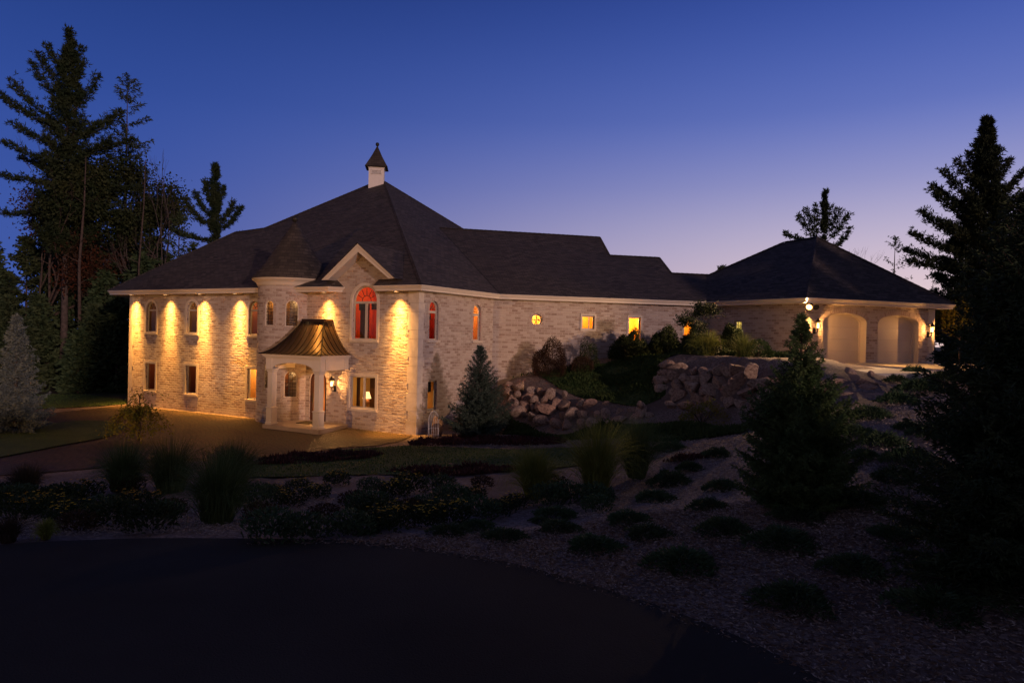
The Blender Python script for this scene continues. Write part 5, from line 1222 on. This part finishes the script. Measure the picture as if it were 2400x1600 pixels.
plist += [(x, y, 3) for x, y in [(30, 1190), (90, 1180), (150, 1180), (260, 1230), (0, 1160), (190, 1200), (350, 1240), (1010, 1210), (880, 1215)]]
pl_lab = ['leafy perennial with yellow daisy flowers in the bed left of the grasses', 'dark green mounded perennial in the lower garden bed', 'reddish brown perennial in the lower garden bed', 'light green leafy perennial in the lower garden bed']
used_ = set()
rp_ = np.random.default_rng(12)
for x, y, k in plist:
    b = onground(x, y, 6); o = pp[k] if k not in used_ else copy_tree(pp[k]); used_.add(k)
    if o.parent: o.parent = None
    s_ = rp_.uniform(.5, .85); o.location = (b[0], b[1], b[2] - .02); o.rotation_euler = (0, 0, rp_.uniform(0, 6)); o.scale = (s_ * 1.15, s_ * 1.15, s_ * .85)
    tag(o, ('yellow flowering perennial in the garden bed beside the asphalt', pl_lab[1], pl_lab[2], pl_lab[3])[k], 'perennial', ('yellow flowering perennials in the bed', 'dark green perennials in the bed', 'reddish perennials in the bed', 'light green perennials in the bed')[k])

# boulder walls
def along(path, t):
    P = np.array(path, float); d = np.r_[0, np.cumsum(np.hypot(*np.diff(P[:, :2], axis=0).T))]; u = t * d[-1]
    return np.array([np.interp(u, d, P[:, k]) for k in range(3)])
def boulder_wall(foot, head, size, label, group, seed, rows):
    """courses of boulders laid from the foot line up to the head line of the bank"""
    r = np.random.default_rng(seed); foot = [yp(*p) for p in foot]; head = [yp(*p) for p in head]
    Lw = np.sum(np.hypot(*np.diff(np.array(foot)[:, :2], axis=0).T)); mx_ = math.ceil(max(rows))
    for k in range(mx_):
        t = r.random() * .03
        while t < 1.0:
            nr = np.interp(t, np.linspace(0, 1, len(rows)), rows)
            sz = size * r.uniform(.55, 1.4)
            if k < nr - .3:
                f = (k + .42) / nr; p = along(foot, t) * (1 - f) + along(head, t) * f
                hgt = abs(along(head, t)[2] - along(foot, t)[2]) / nr
                o = rock(rocks[r.integers(0, 14)], p + r.normal(0, .05, 3) * [1, 1, .6], (sz * r.uniform(.5, .68), sz * .5, max(.34 * sz, min(.52 * sz, hgt * .78 + .05))), (r.normal(0, .25), r.normal(0, .3), r.uniform(0, 6.3)), label, group)
            t += sz * .92 / Lw
boulder_wall([(1192, 968, 31.3), (1250, 985, 30.0), (1310, 1005, 28.8), (1400, 1008, 27.6), (1480, 990, 27.0), (1535, 978, 26.6)], [(1190, 888, 32.9), (1300, 920, 31.0), (1370, 938, 30.0), (1440, 952, 28.9), (1500, 960, 28.0), (1540, 968, 27.0)],
             .66, 'rough boulder in the lower retaining wall below the slope', 'boulders of the lower retaining wall', 5, (4, 4, 3.4, 2.6, 2, 1))
boulder_wall([(1552, 922, 28.6), (1650, 950, 26.6), (1740, 960, 25.0), (1800, 965, 23.9), (1870, 962, 22.4)], [(1550, 856, 29.8), (1640, 862, 28.0), (1700, 866, 26.7), (1780, 874, 25.0), (1860, 886, 23.6)],
             .80, 'rough boulder in the upper retaining wall beside the small tree', 'boulders of the upper retaining wall', 6, (3.6, 4, 3.6, 3.4, 3))
boulder_wall([(1890, 952, 21.6), (1960, 940, 21.2), (2040, 915, 21.0)], [(1890, 895, 22.8), (1950, 890, 22.4), (2050, 893, 22.0)], .58, 'rough boulder beside the concrete apron right of the lit spruce', 'boulders beside the concrete apron', 7, (3, 3, 2))
for px, py, Y, s_ in ((1990, 873, 23.0, .24), (2040, 878, 22.6, .14), (1500, 948, 27.6, .2), (1570, 948, 26.4, .2), (1605, 950, 25.8, .22)):
    p = yp(px, py, Y); rock(rocks[int(px) % 14], p, (s_ * 1.3, s_, s_), (.2, .1, px), {1990: 'dark boulder at the edge of the concrete apron', 2040: 'small pale stone beside the apron boulders'}.get(px, 'stray boulder between the two retaining walls'), None if px > 1900 else 'stray boulders between the walls')
for i, (px, py) in enumerate(((1535, 1060), (1690, 1067), (1500, 1052), (1060, 1088), (1130, 1092), (860, 1070))):
    p = onground(px, py, 8); rock(rocks[i], (p[0], p[1], p[2] + .02), (.16, .08, .04), (0, 0, i), 'flat pale stone set in the grass strip', 'flat stones in the grass strip', name='flat_stone')
# a small flowering climber against the turret is only a shadowed sprig in the photograph

# unseen conifers added behind and right of the view to block the low sun
for i, (x, y, h) in enumerate(((5.6, -1.8, 4.6), (8.4, .6, 3.6), (7.2, -4.2, 5.0), (1.4, -7, 4.0), (4.2, -7.5, 4.0), (-1.4, -7.5, 3.8), (7.6, -8, 5), (5.9, -6, 4.4), (8.9, -6.4, 5.0), (10.2, -8.5, 10.5), (12.4, -9, 11), (10.8, .4, 2.2), (12.6, 1.6, 2.2), (28.5, 12, 9), (31.3, 12.5, 10), (34, 12, 9.5), (36.8, 13, 9))):
    conifer('spruce_tree', (x, y, gz_(x, y) - .05), h, min(2.0, h * .6) + .07 * h, 'added unseen spruce blocking low light behind and right of the viewpoint', group='added light-blocking spruces behind and right of the viewpoint', seed=200 + i, base=.01, whorls=24, nb=12, twig=.2, cl=.3, cw=.13, power=.55, sprig=5)

# the yard light down the drive on the left: its beam washes the front of the house and throws the turret's shadow over the roof
yl = empty('yard_light', (-28, -8, 1.3), 'tall black pole lamp down the drive, outside the picture on the left', 'lamp post')
a = MB(); a.tube([(-28, -8, 1.2), (-28, -8, 4), (-28, -8, 7.6)], [.09, .07, .05], 10); a.tube([(-28, -8, 7.55), (-27.85, -7.6, 7.75)], [.035, .035], 6); a.build('pole', M['black'], yl)
a = MB(); a.tube([(-27.9, -7.7, 7.8), (-27.72, -7.3, 7.7)], [.10, .2], 12); a.build('head', M['black'], yl)
a = MB(); a.tube([(-27.715, -7.29, 7.697), (-27.71, -7.28, 7.695)], [.16, .16], 12); a.build('lens', M['lens'], yl)
lamp('SPOT', (-27.69, -7.24, 7.68), 18000, (1, .47, .10), .12, (-10.5, 36, 4.6), 30, .45, name='yard_beam')
